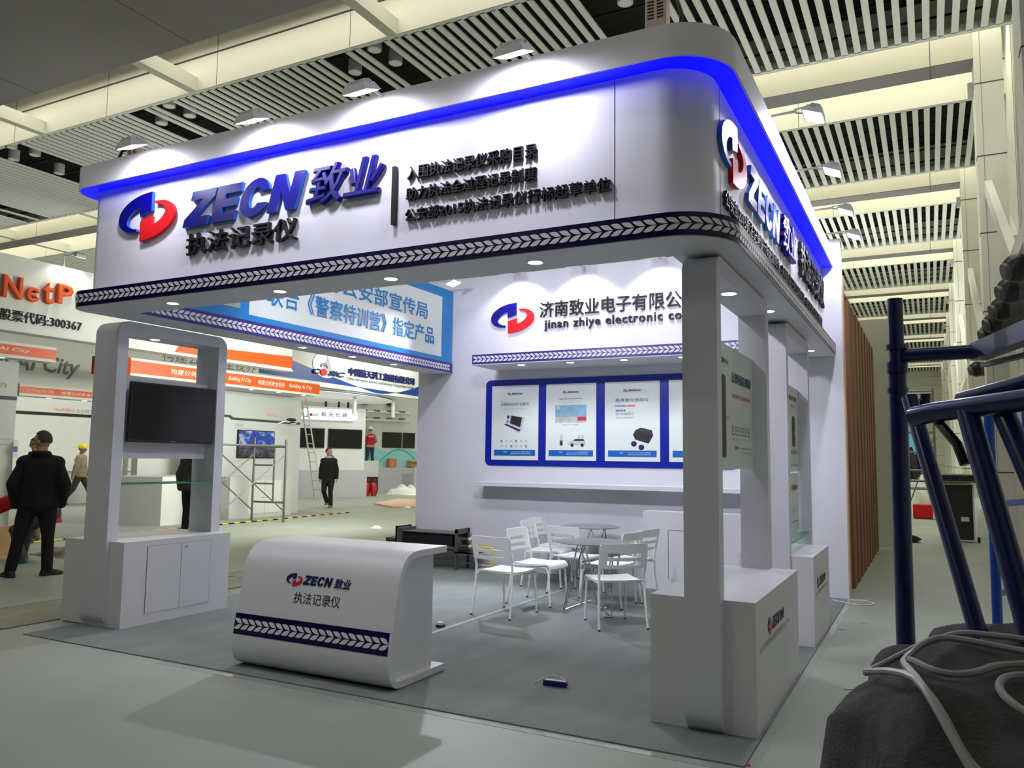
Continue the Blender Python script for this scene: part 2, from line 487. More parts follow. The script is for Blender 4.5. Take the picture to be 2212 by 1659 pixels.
for k in range(-1, 9):
    y0 = 9.75 + 6.4 * k; y1 = y0 + 3.8
    if k == -1: continue
    sl = MB()
    x = 1.71
    while x > XL + .3:
        if not in_gap(x, k):
            sl.box((x - .048, y0 + .05, ZC), (x + .048, y1 - .05, ZC + .03), M_CEILS)
        x -= PITCH
    sl.box((XL, y0, ZC), (1.85, y0 + .07, ZC + .12), M_CEILS)
    sl.box((XL, y1 - .07, ZC), (1.85, y1, ZC + .12), M_CEILS)
    sl.build('slat_panel', ceil)
    vd = MB(); vd.box((XL, y0 + .02, ZC + .62), (1.85, y1 - .02, ZC + .66), M_VOID)
    # carrier rails seen as faint lines in the gaps
    for q in range(5):
        vd.box((XL, y0 + .3 + q * .75, ZC + .09), (.9, y0 + .33 + q * .75, ZC + .12), M_VOID)
    vd.build('plenum_board', ceil)
for k in range(-1, 9):
    y0 = 9.75 + 6.4 * k
    # wall of the trough above the near edge of the slat field (faces the visitor)
    w = MB()
    w.box((XL, y0 - .03, ZC), (1.85, y0, 9.3), M_CREAM)
    w.box((XL, y0 - .045, 8.62), (1.85, y0 - .03, 8.64), M_SEAM)
    for q in range(14): w.box((.9 - 3.0 * q, y0 - .034, ZC), (.908 - 3.0 * q, y0 - .03, 9.2), M_SEAM)
    w.box((XL, y0 + 3.8, ZC), (1.85, y0 + 3.83, 9.3), M_CREAM)
    w.box((XL, y0 - 2.6, 9.24), (1.85, y0, 9.28), M_CREAM)
    w.build('trough_panel', ceil)
    b = MB()
    ya, yb = (y0 - 1.78, y0 - 1.28) if k >= 0 else (0, 1)
    if k == 0: ya, yb = 2.0, 8.47
    if k >= 0:
        zb = 7.95 if k else 7.97
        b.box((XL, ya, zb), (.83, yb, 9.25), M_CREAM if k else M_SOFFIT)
        b.box((XL, ya + .012, zb - .012), (.82, yb - .012, zb), M_SOFFIT)  # grey sheet under the beam: shade of its unlit underside put into the colour
        for q in range(14):
            xs = (-10.25 if k == 0 else .2) - 4.0 * q + (12 if k == 0 else 0)
            if xs < 1.1: b.box((xs, ya, zb - .015), (xs + .012, yb, zb - .012), M_SEAM)
            b.box((xs, ya - .004, zb), (xs + .010, ya, 9.2), M_SEAM)
        b.build('beam', ceil)
        br = MB()
        for q in range(9):
            xb = -7.25 - 4.42 * (q - 1)
            if xb > .5: continue
            br.box((xb - .09, yb, 7.99), (xb + .09, y0 - .03, 8.25), M_CREAM)
            if k: br.box((xb - .09, y0 - 2.6, 7.99), (xb + .09, ya, 8.25), M_CREAM)
        br.build('bracket', ceil)
# round lamps in the gaps of the slats
order = ['farthest left', 'second from the left edge', 'third from the left edge', 'fourth from the left edge', 'fifth, left of the pair over the sign',
         'sixth, middle one above the sign corner', 'seventh, nearest the wide grey soffit', 'eighth, left of the close pair', 'ninth, upper one of the close pair',
         'tenth, lower one of the close pair', 'last, beside the control box at the corner']
for (x, y), od in zip(sorted(LAMPS), order):
    o = MB().cyl((x, y, ZC - .0), .115, .22, M_ALU, 20)
    o.disc((x, y, ZC - .002), .09, M_CEILS)
    tag(o.build('ceiling_lamp', smooth=30), 'unlit round lamp in a dark ceiling gap, ' + od, 'ceiling lamp', 'round lamps in the slatted ceiling')

# ------------------------------------------------------------------ right hall wall: portal columns, ledges, braces
wr = bpy.data.objects.new('wall_right', None); COL.objects.link(wr); struct(wr); WORLD['wall_right'] = Matrix()
w = MB(); w.box((1.40, YN, 0), (1.6, YF, 9.3), M_HALLW)
for k in range(-6, 18):
    y = 12 + 3.0 * k
    w.box((1.396, y, 0), (1.40, y + .012, 9.2), M_SEAM)
w.build('wall_panel', wr)
for k in range(-3, 9):
    y = 14.37 + 6.4 * k
    c = MB(); c.box((.82, y - .006, 0), (1.22, y + .55, 9.3), M_HALLW)
    for z in (1.3, 2.55, 3.8, 5.05, 6.3, 7.5): c.box((.815, y - .009, z), (1.225, y + .2, z + .018), M_SEAM)
    c.box((.91, y - .009, .2), (.914, y + .01, 9), M_SEAM)
    c.build('column', wr)
    j = MB(); j.box((.74, y + .3, 7.45), (.82, y + .42, 7.68), M_ALU); j.build('junction_box', wr)
ld = MB(); ld.box((1.12, YN, 0), (1.42, YF, 2.98), M_HALLW)
for z in (.9, 1.9): ld.box((1.117, 9, z), (1.12, YF, z + .012), M_SEAM)
for k in range(18): ld.box((1.117, 9 + 3.2 * k, 0), (1.12, 9.012 + 3.2 * k, 2.98), M_SEAM)
ld.build('lower_wall', wr)
ld = MB(); ld.box((.86, YN, 3.56), (1.05, YF, 3.76), M_HALLW); ld.build('ledge', wr)
for k in range(8):
    y = 14.9 + 6.4 * k
    d = MB(); d.beam((1.36, y + .4, 5.1), (1.36, y + 5.4, 8.2), .14, .22, M_HALLW); d.beam((.95, y - 4.2, 3.7), (.95, y + 1.6, 7.0), .10, .2, M_HALLW)
    d.build('brace', wr)
lab = ['nearest and highest in the picture', 'second nearest', 'third nearest', 'fourth nearest', 'fifth nearest', 'small far']
for (y, z), l in zip(((8.9, 3.30), (9.69, 3.24), (10.78, 3.23), (12.0, 3.26), (13.1, 3.28), (16.7, 3.15)), lab):
    t = thing('air_nozzle', 'black ball-shaped air nozzle on the right hall wall, ' + l, 'air vent', (1.1, y, z), 0, 'ball nozzles along the right hall wall')
    MB().ball((.80, y, z), .14, M_BLACK, 18, 12).build('ball', t, smooth=True)
    MB().tube([(.86, y, z), (1.4, y, z + .02)], .13, M_DARKST, 16).build('duct', t, smooth=40)
    MB().tube([(.72, y - .04, z - .03), (.675, y - .05, z - .04)], [.085, .08], M_DARKST, 16).build('outlet', t, smooth=40)
we = MB(); we.box((XL, YF, 0), (XR + 3, YF + .2, 9.3), M_HALLW)
for k in range(14): we.box((XL, YF - .01, .8 + .62 * k), (XR, YF, .81 + .62 * k), M_SEAM)
struct(we.build('wall_back'))
wl = MB(); wl.box((XL - .2, YN, 0), (XL, YF, 9.3), M_HALLW); struct(wl.build('wall_left'))

# ================================================================== THE STAND (canopy on frames)
tag(MB().box((-6.36, 3.955, .0), (-.815, 9.215, .008), M_CARPET).build('carpet'), 'dark grey carpet laid under the white exhibition stand', 'carpet')
tp = MB()
tp.box((-4.75, 3.885, .0), (-.78, 3.954, .0015), M_TAPE)
tag(tp.build('floor_tape'), 'shiny clear tape along the front edge of the grey carpet', 'tape')
tp = MB(); tp.box((-.814, 3.9, .0), (-.765, 9.1, .0015), M_TAPE)
tag(tp.build('floor_tape'), 'clear tape along the right edge of the grey carpet beside the aisle', 'tape')
tp = MB(); tp.beam((-3.63, 5.2, .0095), (-3.585, 9.15, .0095), .05, .003, mat('tape_pale', (140, 146, 141), .5))
tag(tp.build('floor_tape'), 'pale tape line running over the grey carpet under the chairs', 'tape')

ZB, ZBT, ZL, ZT = 2.57, 2.70, 3.54, 3.72           # soffit, band top, lip underside, lip top
XO, XI_, YO = -6.08, -.87, 3.94                     # outer outline of band and lip
RC = .34
def path(off, y_end=9.2, nc=14, rl=.2, dl=0):
    """outline of the canopy seen from above, inset by off: left end, rounded left corner, front, rounded right corner, right side"""
    xl, xr, yf = XO + off + dl, XI_ - off, YO + off
    rl = max(.02, rl - off * .6); rr = max(.1, RC - off * .5)
    p = [(xl, 4.75)]
    for i in range(nc + 1):
        a = R(180 + 90 * i / nc); p.append((xl + rl + rl * math.cos(a), yf + rl + rl * math.sin(a)))
    for i in range(nc + 1):
        a = R(270 + 90 * i / nc); p.append((xr - rr + rr * math.cos(a), yf + rr + rr * math.sin(a)))
    p.append((xr, y_end))
    return p
def inner(y_end=9.2, xi=-1.26):
    return [(XO, 4.75), (XO, 9.2)]
def band_solid(mb, off, z0, z1, m, inx, yin, y_end=9.2, dl=0):
    """ring-shaped slab: outer path, inner edge yin (front) and inx (right)"""
    p = path(off, y_end, dl=dl)
    poly = p + [(inx, y_end), (inx, yin), (XO + off + dl, yin)]
    # drop first point so the left end closes at the inner line
    poly = [q for q in poly if not (abs(q[1] - 4.75) < 1e-6)]
    mb.prism(poly, m, (0, 0, 0), X_, Y_, Z_, z0, z1)
    return p
def wall_strip(mb, p, z0, z1, m, off=0):
    vs = []
    for x, y in p: vs += [(x, y, z0), (x, y, z1)]
    mb.add(vs, [(2 * i, 2 * i + 2, 2 * i + 3, 2 * i + 1) for i in range(len(p) - 1)], m)

cp = thing('canopy', 'white canopy of the stand with raised signs, blue light line and leaf-patterned band', 'canopy', (-3.5, 4.2, 2.57))
XW, YW = -1.0, 4.07                                 # recessed sign faces
sl = MB(); band_solid(sl, 0, ZB, ZBT, M_WHITE, -1.25, 4.33)
sl.box((XO, 4.33, ZB), (-5.72, 9.2, ZBT), M_WHITE)
sl.build('soffit', cp)
def lp(off): return [q for q in path(off) if not abs(q[1] - 4.75) < 1e-6]
bd = MB()
po = [(XO + .0, 4.33)] + lp(-.004)
pi_ = [(XO + .01, 4.33)] + lp(.004)
for z0, z1 in ((ZB + .004, ZBT - .002),):
    k = len(po)
    vs = [(x, y, z0) for x, y in po] + [(x, y, z1) for x, y in po]
    bd.add(vs, [(i, i + 1, k + i + 1, k + i) for i in range(k - 1)], M_NAVY)
    q = [(x, y, z1) for x, y in po] + [(x, y, z1) for x, y in pi_]
    bd.add(q, [(i, i + 1, k + i + 1, k + i) for i in range(k - 1)], M_NAVY)
bd_o = bd.build('leaf_band', cp, smooth=30)
LEAF = [(0, .92), (.3, 1.0), (.62, .97), (.86, .78), (1.02, .42), (1.22, .07), (.86, .07), (.56, .16), (.33, .36), (.16, .62)]
def leaves(mb, P, n, pitch, hz, zc, lift, m, rev=False):
    """row of paired leaves along arc length function P(s) -> (pos, normal)"""
    for i in range(n):
        for sgn in (1, -1):
            pts = []
            for a, b in LEAF:
                s = (i + (1 - a if rev else a)) * pitch
                pos, nr = P(s)
                pts.append(Vector((pos.x, pos.y, zc + sgn * b * hz)) + nr * lift)
            order = range(len(pts)) if (sgn > 0) else range(len(pts) - 1, -1, -1)
            if not rev: order = list(order)[::-1]
            mb.add([pts[j] for j in order], [tuple(range(len(pts)))], m)
def arc_param(p):
    pts = [Vector((x, y, 0)) for x, y in p]
    d = [0]
    for i in range(1, len(pts)): d.append(d[-1] + (pts[i] - pts[i - 1]).length)
    def P(s):
        s = min(max(s, 0), d[-1] - 1e-6)
        i = 0
        import bisect
        i = max(0, min(len(pts) - 2, bisect.bisect_right(d, s) - 1))
        t = (s - d[i]) / max(1e-9, d[i + 1] - d[i])
        dirv = (pts[i + 1] - pts[i]).normalized()
        return pts[i].lerp(pts[i + 1], t), Vector((dirv.y, -dirv.x, 0))
    return P, d[-1]
P, Ltot = arc_param(po)
lf = MB(); pitch = .0600
leaves(lf, P, int((Ltot - .1) / pitch), pitch, .034, (ZB + ZBT) / 2 + .002, .003, M_LEAF)
lf.build('leaf_pattern', bd_o)
# sign wall
fw = MB()
pw = path(YW - YO, dl=-.07)
pw = [q for q in pw if not abs(q[1] - 4.75) < 1e-6]
poly = [(XO + .06, 4.33)] + pw + [(-1.25, 9.2), (-1.25, 4.33)]
fw.prism(poly, M_WHITE, (0, 0, 0), X_, Y_, Z_, ZBT, ZL)
fo = fw.build('sign_wall', cp, smooth=30)
sm = MB()
for x in (-1.50,): sm.box((x, YW - .0015, ZBT), (x + .004, YW + .01, ZL), M_SEAM)
for y in (4.42,): sm.box((XW - .01, y, ZBT), (XW + .0015, y + .004, ZL), M_SEAM)
sm.build('panel_joint', cp)
tl = MB(); band_solid(tl, 0, ZL, ZT, M_WHITE, -1.25, 4.33, dl=-.06)
tl.build('top_lip', cp, smooth=30)
# luminous blue strip under the lip
ls = MB()
p1 = [q for q in path(.012, dl=-.06) if not abs(q[1] - 4.75) < 1e-6]; p2 = [q for q in path(YW - YO - .004, dl=-.07) if not abs(q[1] - 4.75) < 1e-6]
k = len(p1)
ls.add([(x, y, ZL - .002) for x, y in p1] + [(x, y, ZL - .002) for x, y in p2], [(i, k + i, k + i + 1, i + 1) for i in range(k - 1)], M_LED)
ls.add([(p1[0][0], 4.32, ZL - .002), (p1[0][0], p1[0][1], ZL - .002), (p2[0][0], p2[0][1], ZL - .002), (p2[0][0], 4.32, ZL - .002)], [(0, 3, 2, 1)], M_LED)
ls.build('blue_light_strip', cp)

# front sign
OF, UF, VF, WF = Vector((0, YW, 0)), X_, Z_, -Y_
def sc96(x, z, k=4.05 / 4.22): return x * k, 1.42 + (z - 1.42) * k
K = 4.04 / 4.22
def fx(x): return x * K
def fz(z): return 1.42 + (z - 1.42) * K
a, b = emblem(OF, UF, VF, WF, fx(-5.549), fz(3.332), .335 * K, .198 * K, .03, M_BLUE, M_RED, M_BLUEEDGE)
a.build('emblem_arc', cp)['label'] = 'blue upper half of the emblem on the front sign'
b.build('emblem_arc', cp)['label'] = 'red lower half of the emblem on the front sign'
m = MB(); zecn(m, OF, UF, VF, WF, fx(-5.115), fz(3.182), fx(-3.885), fz(3.455), M_BLUE, .03, M_BLUEEDGE, .25)
m.build('sign_lettering', cp)
m = MB(); text(m, '致业', OF, UF, VF, WF, fx(-3.86), fz(3.175), fx(-3.185), fz(3.462), M_BLUE, .018, .25, .03)
m.build('sign_lettering', cp)
m = MB(); text(m, '执法记录仪', OF, UF, VF, WF, fx(-5.07), fz(2.955), fx(-3.945), fz(3.125), M_BLACKL, .008, 0, .025)
m.build('sign_lettering', cp)
m = MB(); m.box((fx(-3.122), YW - .03, fz(2.955)), (fx(-3.092), YW - .001, fz(3.352)), M_BLACKL); m.build('sign_divider', cp)
m = MB(); text(m, '入围执法记录仪采购目录', OF, UF, VF, WF, fx(-3.005), fz(3.245), fx(-2.056), fz(3.334), M_BLACKL, .007, 0, .022)
m.build('sign_lettering', cp); m = MB()
text(m, '助力执法全过程记录制度', OF, UF, VF, WF, fx(-3.01), fz(3.105), fx(-2.058), fz(3.19), M_BLACKL, .007, 0, .022)
m.build('sign_lettering', cp); m = MB()
text(m, '公安部2015执法记录仪行标起草单位', OF, UF, VF, WF, fx(-3.015), fz(2.962), fx(-1.582), fz(3.048), M_BLACKL, .007, 0, .022)
m.build('sign_lettering', cp)
# right side sign (reads along the aisle)
OR_, UR, VR, WR = Vector((XW, 0, 0)), Y_, Z_, X_
KR = 1.0 / .97
def ry(y): return y * KR
def rz_(z): return 1.42 + (z - 1.42) * KR
a, b = emblem(OR_, UR, VR, WR, ry(4.555), rz_(3.18), .34 * KR, .185 * KR, .03, M_BLUE, M_RED, M_BLUEEDGE)
a.build('emblem_arc', cp)['label'] = 'blue half of the emblem on the right side sign'
b.build('emblem_arc', cp)['label'] = 'red half of the emblem on the right side sign'
m = MB(); zecn(m, OR_, UR, VR, WR, ry(4.93), rz_(3.025), ry(6.13), rz_(3.285), M_BLUE, .03, M_BLUEEDGE, .25)
m.build('sign_lettering', cp)
m = MB(); text(m, '致业', OR_, UR, VR, WR, ry(6.16), rz_(3.025), ry(6.85), rz_(3.33), M_BLUE, .022, .25, .03); m.build('sign_lettering', cp)
m = MB(); text(m, '执法记录仪', OR_, UR, VR, WR, ry(7.2), rz_(3.04), ry(8.92), rz_(3.35), M_BLACKL, .012, 0, .025); m.build('sign_lettering', cp)
m = MB(); text(m, '公安部2015执法记录仪行标起草单位—入围执法记录仪采购目录—助力执法全过程记录制度', OR_, UR, VR, WR, ry(4.32), rz_(2.815), ry(8.76), rz_(2.915), M_BLACKL, .007, 0, .022)
m.build('sign_lettering', cp)
# inner face of the left beam: leaf band, blue board with white field
ib = MB(); ib.box((-5.72, 4.34, ZB + .002), (-5.714, 9.2, ZBT), mat('violet_band', (52, 34, 132), .3)); ibo = ib.build('leaf_band', cp)
Pl, Ll = arc_param([(-5.714, 9.19), (-5.714, 4.34)])
class _N: pass
def Pin(s): 
    return Vector((-5.714, 4.36 + s, 0)), Vector((1, 0, 0))
lf = MB(); leaves(lf, Pin, 79, .0605, .037, (ZB + ZBT) / 2, .002, M_LEAF, True); lf.build('leaf_pattern', ibo)
bw = MB(); bw.box((XO + .02, 4.34, ZBT), (-5.73, 9.2, ZT - .02), M_WHITE); bw.build('sign_wall', cp)
pn = MB()
pn.box((-5.73, 4.36, ZBT + .005), (-5.722, 9.19, ZT - .03), M_SKYBLUE)
XP = -5.7215
pn.box((-5.722, 5.53, ZBT + .062), (XP, 8.93, 3.57), M_PANELW)
pn.box((-5.722, 4.5, 2.79), (XP, 5.42, 3.5), mat('print_photo', (96, 112, 110), .4, noise=(4, .5)))
pn.box((-5.7217, 5.15, 2.80), (XP + .0006, 5.42, 3.3), mat('print_photo_pale', (160, 186, 196), .4, noise=(5, .3)))
OP, UP_, VP, WP = Vector((XP, 0, 0)), Y_, Z_, X_
text(pn, '中国亿与公安部宣传局', OP, UP_, VP, WP, 5.72, 3.205, 8.58, 3.42, M_PCYAN, .012)
text(pn, '联合《警察特训营》指定产品', OP, UP_, VP, WP, 5.75, 2.90, 8.74, 3.125, M_PCYAN, .012)
pn.build('sign_board', cp)
# recessed downlights
def downlight(parent, x, y, z, r=.042, power=3.2, light=True, ang=75):
    o = MB().cyl((x, y, z - .004), r + .010, .006, M_WHITE2, 24).build('downlight', parent)
    d = MB().disc((x, y, z - .0052), r, M_LAMPS, 24).build('downlight_lens', o)
    if light: spot_light('downlight_lamp', (x, y, z - .012), (x, y, 0), power, COOL, ang, .6, .03)
for x in (-5.08, -4.0, -3.05, -2.015): downlight(cp, x, 4.142, ZB)
for y in (6.42, 7.25, 8.05): downlight(cp, -5.85, y, ZB)
for x, y in ((-1.175, 5.28), (-1.06, 6.26), (-1.06, 8.67)): downlight(cp, x, y, ZB)

# ------------------------------------------------------------------ back wall of the stand
YB = 9.22
bwall = thing('display_wall', 'tall white back wall of the stand with raised company name and emblem', 'partition', (-3.5, 9.3, 0), 0, None, 'thing')
w = MB(); w.box((-6.27, YB, 0), (-.80, 9.40, 3.86), M_WHITE); w.build('wall_board', bwall)
w = MB(); w.box((-.80, YB, 0), (-.785, 9.40, 3.45), M_PINE); w.build('edge_trim', bwall)
cb = MB(); cb.box((-5.0, 8.52, ZB), (-1.25, YB, ZBT + .0), M_WHITE); cb.build('wall_canopy', bwall)
cb = MB(); cb.box((-5.0, 8.514, ZB + .012), (-1.25, 8.52, ZBT), mat('violet_band', (52, 34, 132))); cbo = cb.build('leaf_band', bwall)
def Pb(s): return Vector((-4.99 + s, 8.514, 0)), Vector((0, -1, 0))
lf = MB(); leaves(lf, Pb, 61, .0605, .037, (ZB + ZBT) / 2 + .006, .002, M_LEAF); lf.build('leaf_pattern', cbo)
for x in (-4.40, -3.75, -3.08, -2.4, -1.75): downlight(bwall, x, 8.68, ZB, .045, 20, True, 120)
# the company name stands on the wall above the band
OB, UB, VB, WB = Vector((0, YB, 0)), X_, Z_, -Y_
a, b = emblem(OB, UB, VB, WB, -4.805, 3.262, .32, .2, .025, M_BLUE, M_RED, M_BLUEEDGE)
a.build('emblem_arc', bwall)['label'] = 'blue half of the emblem on the back wall'
b.build('emblem_arc', bwall)['label'] = 'red half of the emblem on the back wall'
m = MB(); text(m, '济南致业电子有限公司', OB, UB, VB, WB, -4.41, 3.235, -2.36, 3.44, M_BLACKL, .004, 0, .02); m.build('sign_lettering', bwall)
m = MB(); text(m, 'jinan zhiye electronic co.,ltd', OB, UB, VB, WB, -4.34, 3.055, -2.27, 3.205, M_BLACKL, .012, 0, .02, spacing=1.1); m.build('sign_lettering', bwall)
sh = MB(); sh.box((-5.2, 8.93, 1.075), (-1.3, YB, 1.13), M_WHITE2, .004)
tag(sh.build('wall_shelf'), 'long white shelf ledge on the back wall below the blue poster board', 'shelf')

# ------------------------------------------------------------------ poster board
pb = thing('poster_board', 'rounded blue board holding upright white product posters on the back wall', 'poster board', (-3.56, YB, 1.34))
def rrect(x0, z0, x1, z1, r, n=6):
    p = []
    for cx, cz, a0 in ((x1 - r, z0 + r, 270), (x1 - r, z1 - r, 0), (x0 + r, z1 - r, 90), (x0 + r, z0 + r, 180)):
        for i in range(n + 1):
            a = R(a0 + 90 * i / n); p.append((cx + r * math.cos(a), cz + r * math.sin(a)))
    return p
MB().prism(rrect(-5.185, 1.335, -1.93, 2.45, .07), M_BOARD, OB, UB, VB, WB, 0, .012).build('backing', pb)
OPo = Vector((0, YB - .018, 0))
def brand_line(mb, O, U, V, W, cx, cz, s, dep=.001):
    """small emblem with the logotype beside it, total width about 5.4*s"""
    a, b = emblem(O, U, V, W, cx - 1.95 * s, cz, .68 * s, .4 * s, dep, M_PBLUE, M_PRED)
    for q in (a, b):
        for fi in range(len(q.f)): mb.add([q.v[i] for i in q.f[fi]], [tuple(range(len(q.f[fi])))], q.mats[q.m[fi]])
    zecn(mb, O, U, V, W, cx - 1.2 * s, cz - .24 * s, cx + 1.28 * s, cz + .3 * s, M_PBLUE, dep, None, .25)
    text(mb, '致业', O, U, V, W, cx + 1.38 * s, cz - .26 * s, cx + 2.7 * s, cz + .32 * s, M_PBLUE, .02, .25)
def rect(mb, O, U, V, W, u0, v0, u1, v1, m, d=.0012):
    mb.prism([(u0, v0), (u1, v0), (u1, v1), (u0, v1)], m, O, U, V, W, .0003, d)
def poster(x0, z0, x1, z1, kind):
    m = MB()
    m.box((x0, YB - .018, z0), (x1, YB - .012, z1), M_PANELW)
    w, h = x1 - x0, z1 - z0
    A = (OPo, UB, VB, WB)
    ux = lambda t: x0 + t * w
    vz = lambda t: z0 + t * h
    brand_line(m, *A, ux(.5), vz(.885), .042)
    rect(m, *A, ux(.06), vz(.055), ux(.94), vz(.135), mat('footer_blue', (8, 98, 180), .4))
    text(m, 'ZECN致业', *A, ux(.27), vz(.095), ux(.34), vz(.118), M_PANELW, 0, 0, 0, .003, res=1)
    text(m, 'Tel E-mail Add 济南市高新区', *A, ux(.42), vz(.10), ux(.84), vz(.116), M_PANELW, 0, 0, 0, .003, res=1)
    text(m, '全国服务热线 网址 地址 济南市高新区舜华路', *A, ux(.42), vz(.077), ux(.84), vz(.092), M_PANELW, 0, 0, 0, .003, res=1)
    if kind == 0:
        text(m, '新款上市', *A, ux(.20), vz(.775), ux(.32), vz(.793), M_PORANGE, res=1)
        text(m, '双录执法评价记录仪', *A, ux(.20), vz(.728), ux(.80), vz(.765), M_PBLUE, .008)
        text(m, '一体化智能窗口评价 全程记录音视频', *A, ux(.20), vz(.677), ux(.76), vz(.692), M_PPALE, res=1)
        # terminal with screen on a wedge base
        m.prism([(ux(.30), vz(.485)), (ux(.34), vz(.60)), (ux(.72), vz(.57)), (ux(.66), vz(.40)), (ux(.58), vz(.355))], M_PPALE, *A, .0004, .0012)
        m.prism([(ux(.40), vz(.49)), (ux(.43), vz(.595)), (ux(.66), vz(.565)), (ux(.62), vz(.435))], M_PBLACK, *A, .0012, .0018)
        m.prism([(ux(.27), vz(.475)), (ux(.31), vz(.485)), (ux(.63), vz(.40)), (ux(.60), vz(.378))], M_PBLUE, *A, .0012, .0018)
        m.prism([(ux(.36) + .017 * math.cos(i), vz(.575) + .02 * math.sin(i)) for i in [j * PI / 7 for j in range(14)]], M_PBLUE, *A, .0012, .0018)
        m.prism([(ux(.345) + .01 * math.cos(i), vz(.515) + .012 * math.sin(i)) for i in [j * PI / 6 for j in range(12)]], M_PBLACK, *A, .0012, .0018)
        for r_ in range(2):
            for c_ in range(6): rect(m, *A, ux(.20 + c_ * .105), vz(.235 - r_ * .068), ux(.245 + c_ * .105), vz(.265 - r_ * .068), M_PPALE if (r_ + c_) % 3 else M_PGREY)
    elif kind == 1:
        text(m, '致业无人机防御系统', *A, ux(.27), vz(.775), ux(.73), vz(.805), M_PBLUE, .008)
        text(m, '专业无人机侦测 定位 管控 反制一体化解决方案', *A, ux(.28), vz(.747), ux(.72), vz(.757), M_PPALE, res=1)
        rect(m, *A, ux(.19), vz(.49), ux(.81), vz(.72), mat('print_sky', (136, 178, 202), .4, noise=(6, .2)))
        rect(m, *A, ux(.19), vz(.49), ux(.81), vz(.565), mat('print_field', (196, 198, 190), .4, noise=(9, .3)), .0016)
        rect(m, *A, ux(.64), vz(.515), ux(.81), vz(.565), M_PRED, .002)
        m.prism([(ux(.25) + .024 * math.cos(i), vz(.69) + .024 * math.sin(i)) for i in [j * PI / 7 for j in range(14)]], M_PPALE, *A, .0012, .0018)
        ring = [(ux(.5) + .14 * math.cos(j * PI / 16), vz(.565) + .14 * math.sin(j * PI / 16)) for j in range(17)]
        ring += [(ux(.5) + .135 * math.cos(j * PI / 16), vz(.565) + .135 * math.sin(j * PI / 16)) for j in range(16, -1, -1)]
        m.prism(ring, M_PPALE, *A, .0012, .0018)
        text(m, '全频段干扰 360度防御', *A, ux(.33), vz(.455), ux(.66), vz(.468), M_PBLUE, res=1)
        # mast unit and white off-road car with antennas
        rect(m, *A, ux(.28), vz(.19), ux(.345), vz(.265), M_PGREY); rect(m, *A, ux(.295), vz(.20), ux(.335), vz(.25), M_PBLUE, .0018)
        for q in (.29, .31, .33): rect(m, *A, ux(q), vz(.26), ux(q + .006), vz(.335), M_PGREY)
        car = [(.44, .20), (.44, .235), (.50, .25), (.56, .275), (.60, .285), (.76, .285), (.79, .255), (.80, .20)]
        m.prism([(ux(a_), vz(b_)) for a_, b_ in car], M_PPALE, *A, .0004, .0012)
        m.prism([(ux(.55), vz(.255)), (ux(.60), vz(.278)), (ux(.75), vz(.278)), (ux(.77), vz(.255))], M_PBLACK, *A, .0012, .0018)
        for q in (.53, .73): m.prism([(ux(q) + .022 * math.cos(i), vz(.20) + .022 * math.sin(i)) for i in [j * PI / 7 for j in range(14)]], M_PBLACK, *A, .0013, .002)
        for q in (.645, .715): rect(m, *A, ux(q), vz(.285), ux(q + .04), vz(.33), M_PPALE)
    elif kind == 2:
        text(m, '高清激光夜视仪', *A, ux(.20), vz(.745), ux(.80), vz(.788), M_PBLUE)
        text(m, '30倍光学变焦', *A, ux(.19), vz(.683), ux(.40), vz(.705), M_PBLACK, .006)
        rect(m, *A, ux(.41), vz(.683), ux(.56), vz(.705), M_PORANGE)
        text(m, '超强高清', *A, ux(.20), vz(.622), ux(.385), vz(.648), M_PCYAN, .014)
        text(m, '激光夜视摄录仪', *A, ux(.20), vz(.58), ux(.535), vz(.609), M_PGREY)
        text(m, '夜视300米 看得更清晰', *A, ux(.20), vz(.535), ux(.535), vz(.552), M_PGREY, res=1)
        m.prism([(ux(.52), vz(.33)), (ux(.56), vz(.385)), (ux(.66), vz(.42)), (ux(.86), vz(.385)), (ux(.88), vz(.32)), (ux(.80), vz(.22)), (ux(.56), vz(.27))], M_PBLACK, *A, .0004, .0012)
        m.prism([(ux(.62), vz(.375)), (ux(.67), vz(.41)), (ux(.85), vz(.38)), (ux(.84), vz(.34))], mat('print_dark_grey', (52, 52, 62), .5), *A, .0012, .0018)
        for a_, b_ in ((.535, .218), (.67, .175)): m.prism([(ux(a_) + .036 * math.cos(i), vz(b_) + .034 * math.sin(i)) for i in [j * PI / 9 for j in range(18)]], M_PBLUE, *A, .0004, .0014)
    else:
        text(m, '执法记录仪系列', *A, ux(.3), vz(.745), ux(.8), vz(.788), M_PBLUE)
        rect(m, *A, ux(.4), vz(.3), ux(.62), vz(.62), M_PBLACK)
    return m
pl = ['poster with a desktop screen terminal, leftmost on the board', 'poster with a sky photo and a white car', 'poster with a black night vision device', 'poster half hidden behind the right front post']
for i, (x0, x1) in enumerate(((-5.09, -4.413), (-4.305, -3.625), (-3.512, -2.82), (-2.71, -2.02))):
    o = poster(x0, 1.41, x1, 2.372, i).build('poster', pb); o['label'] = pl[i]

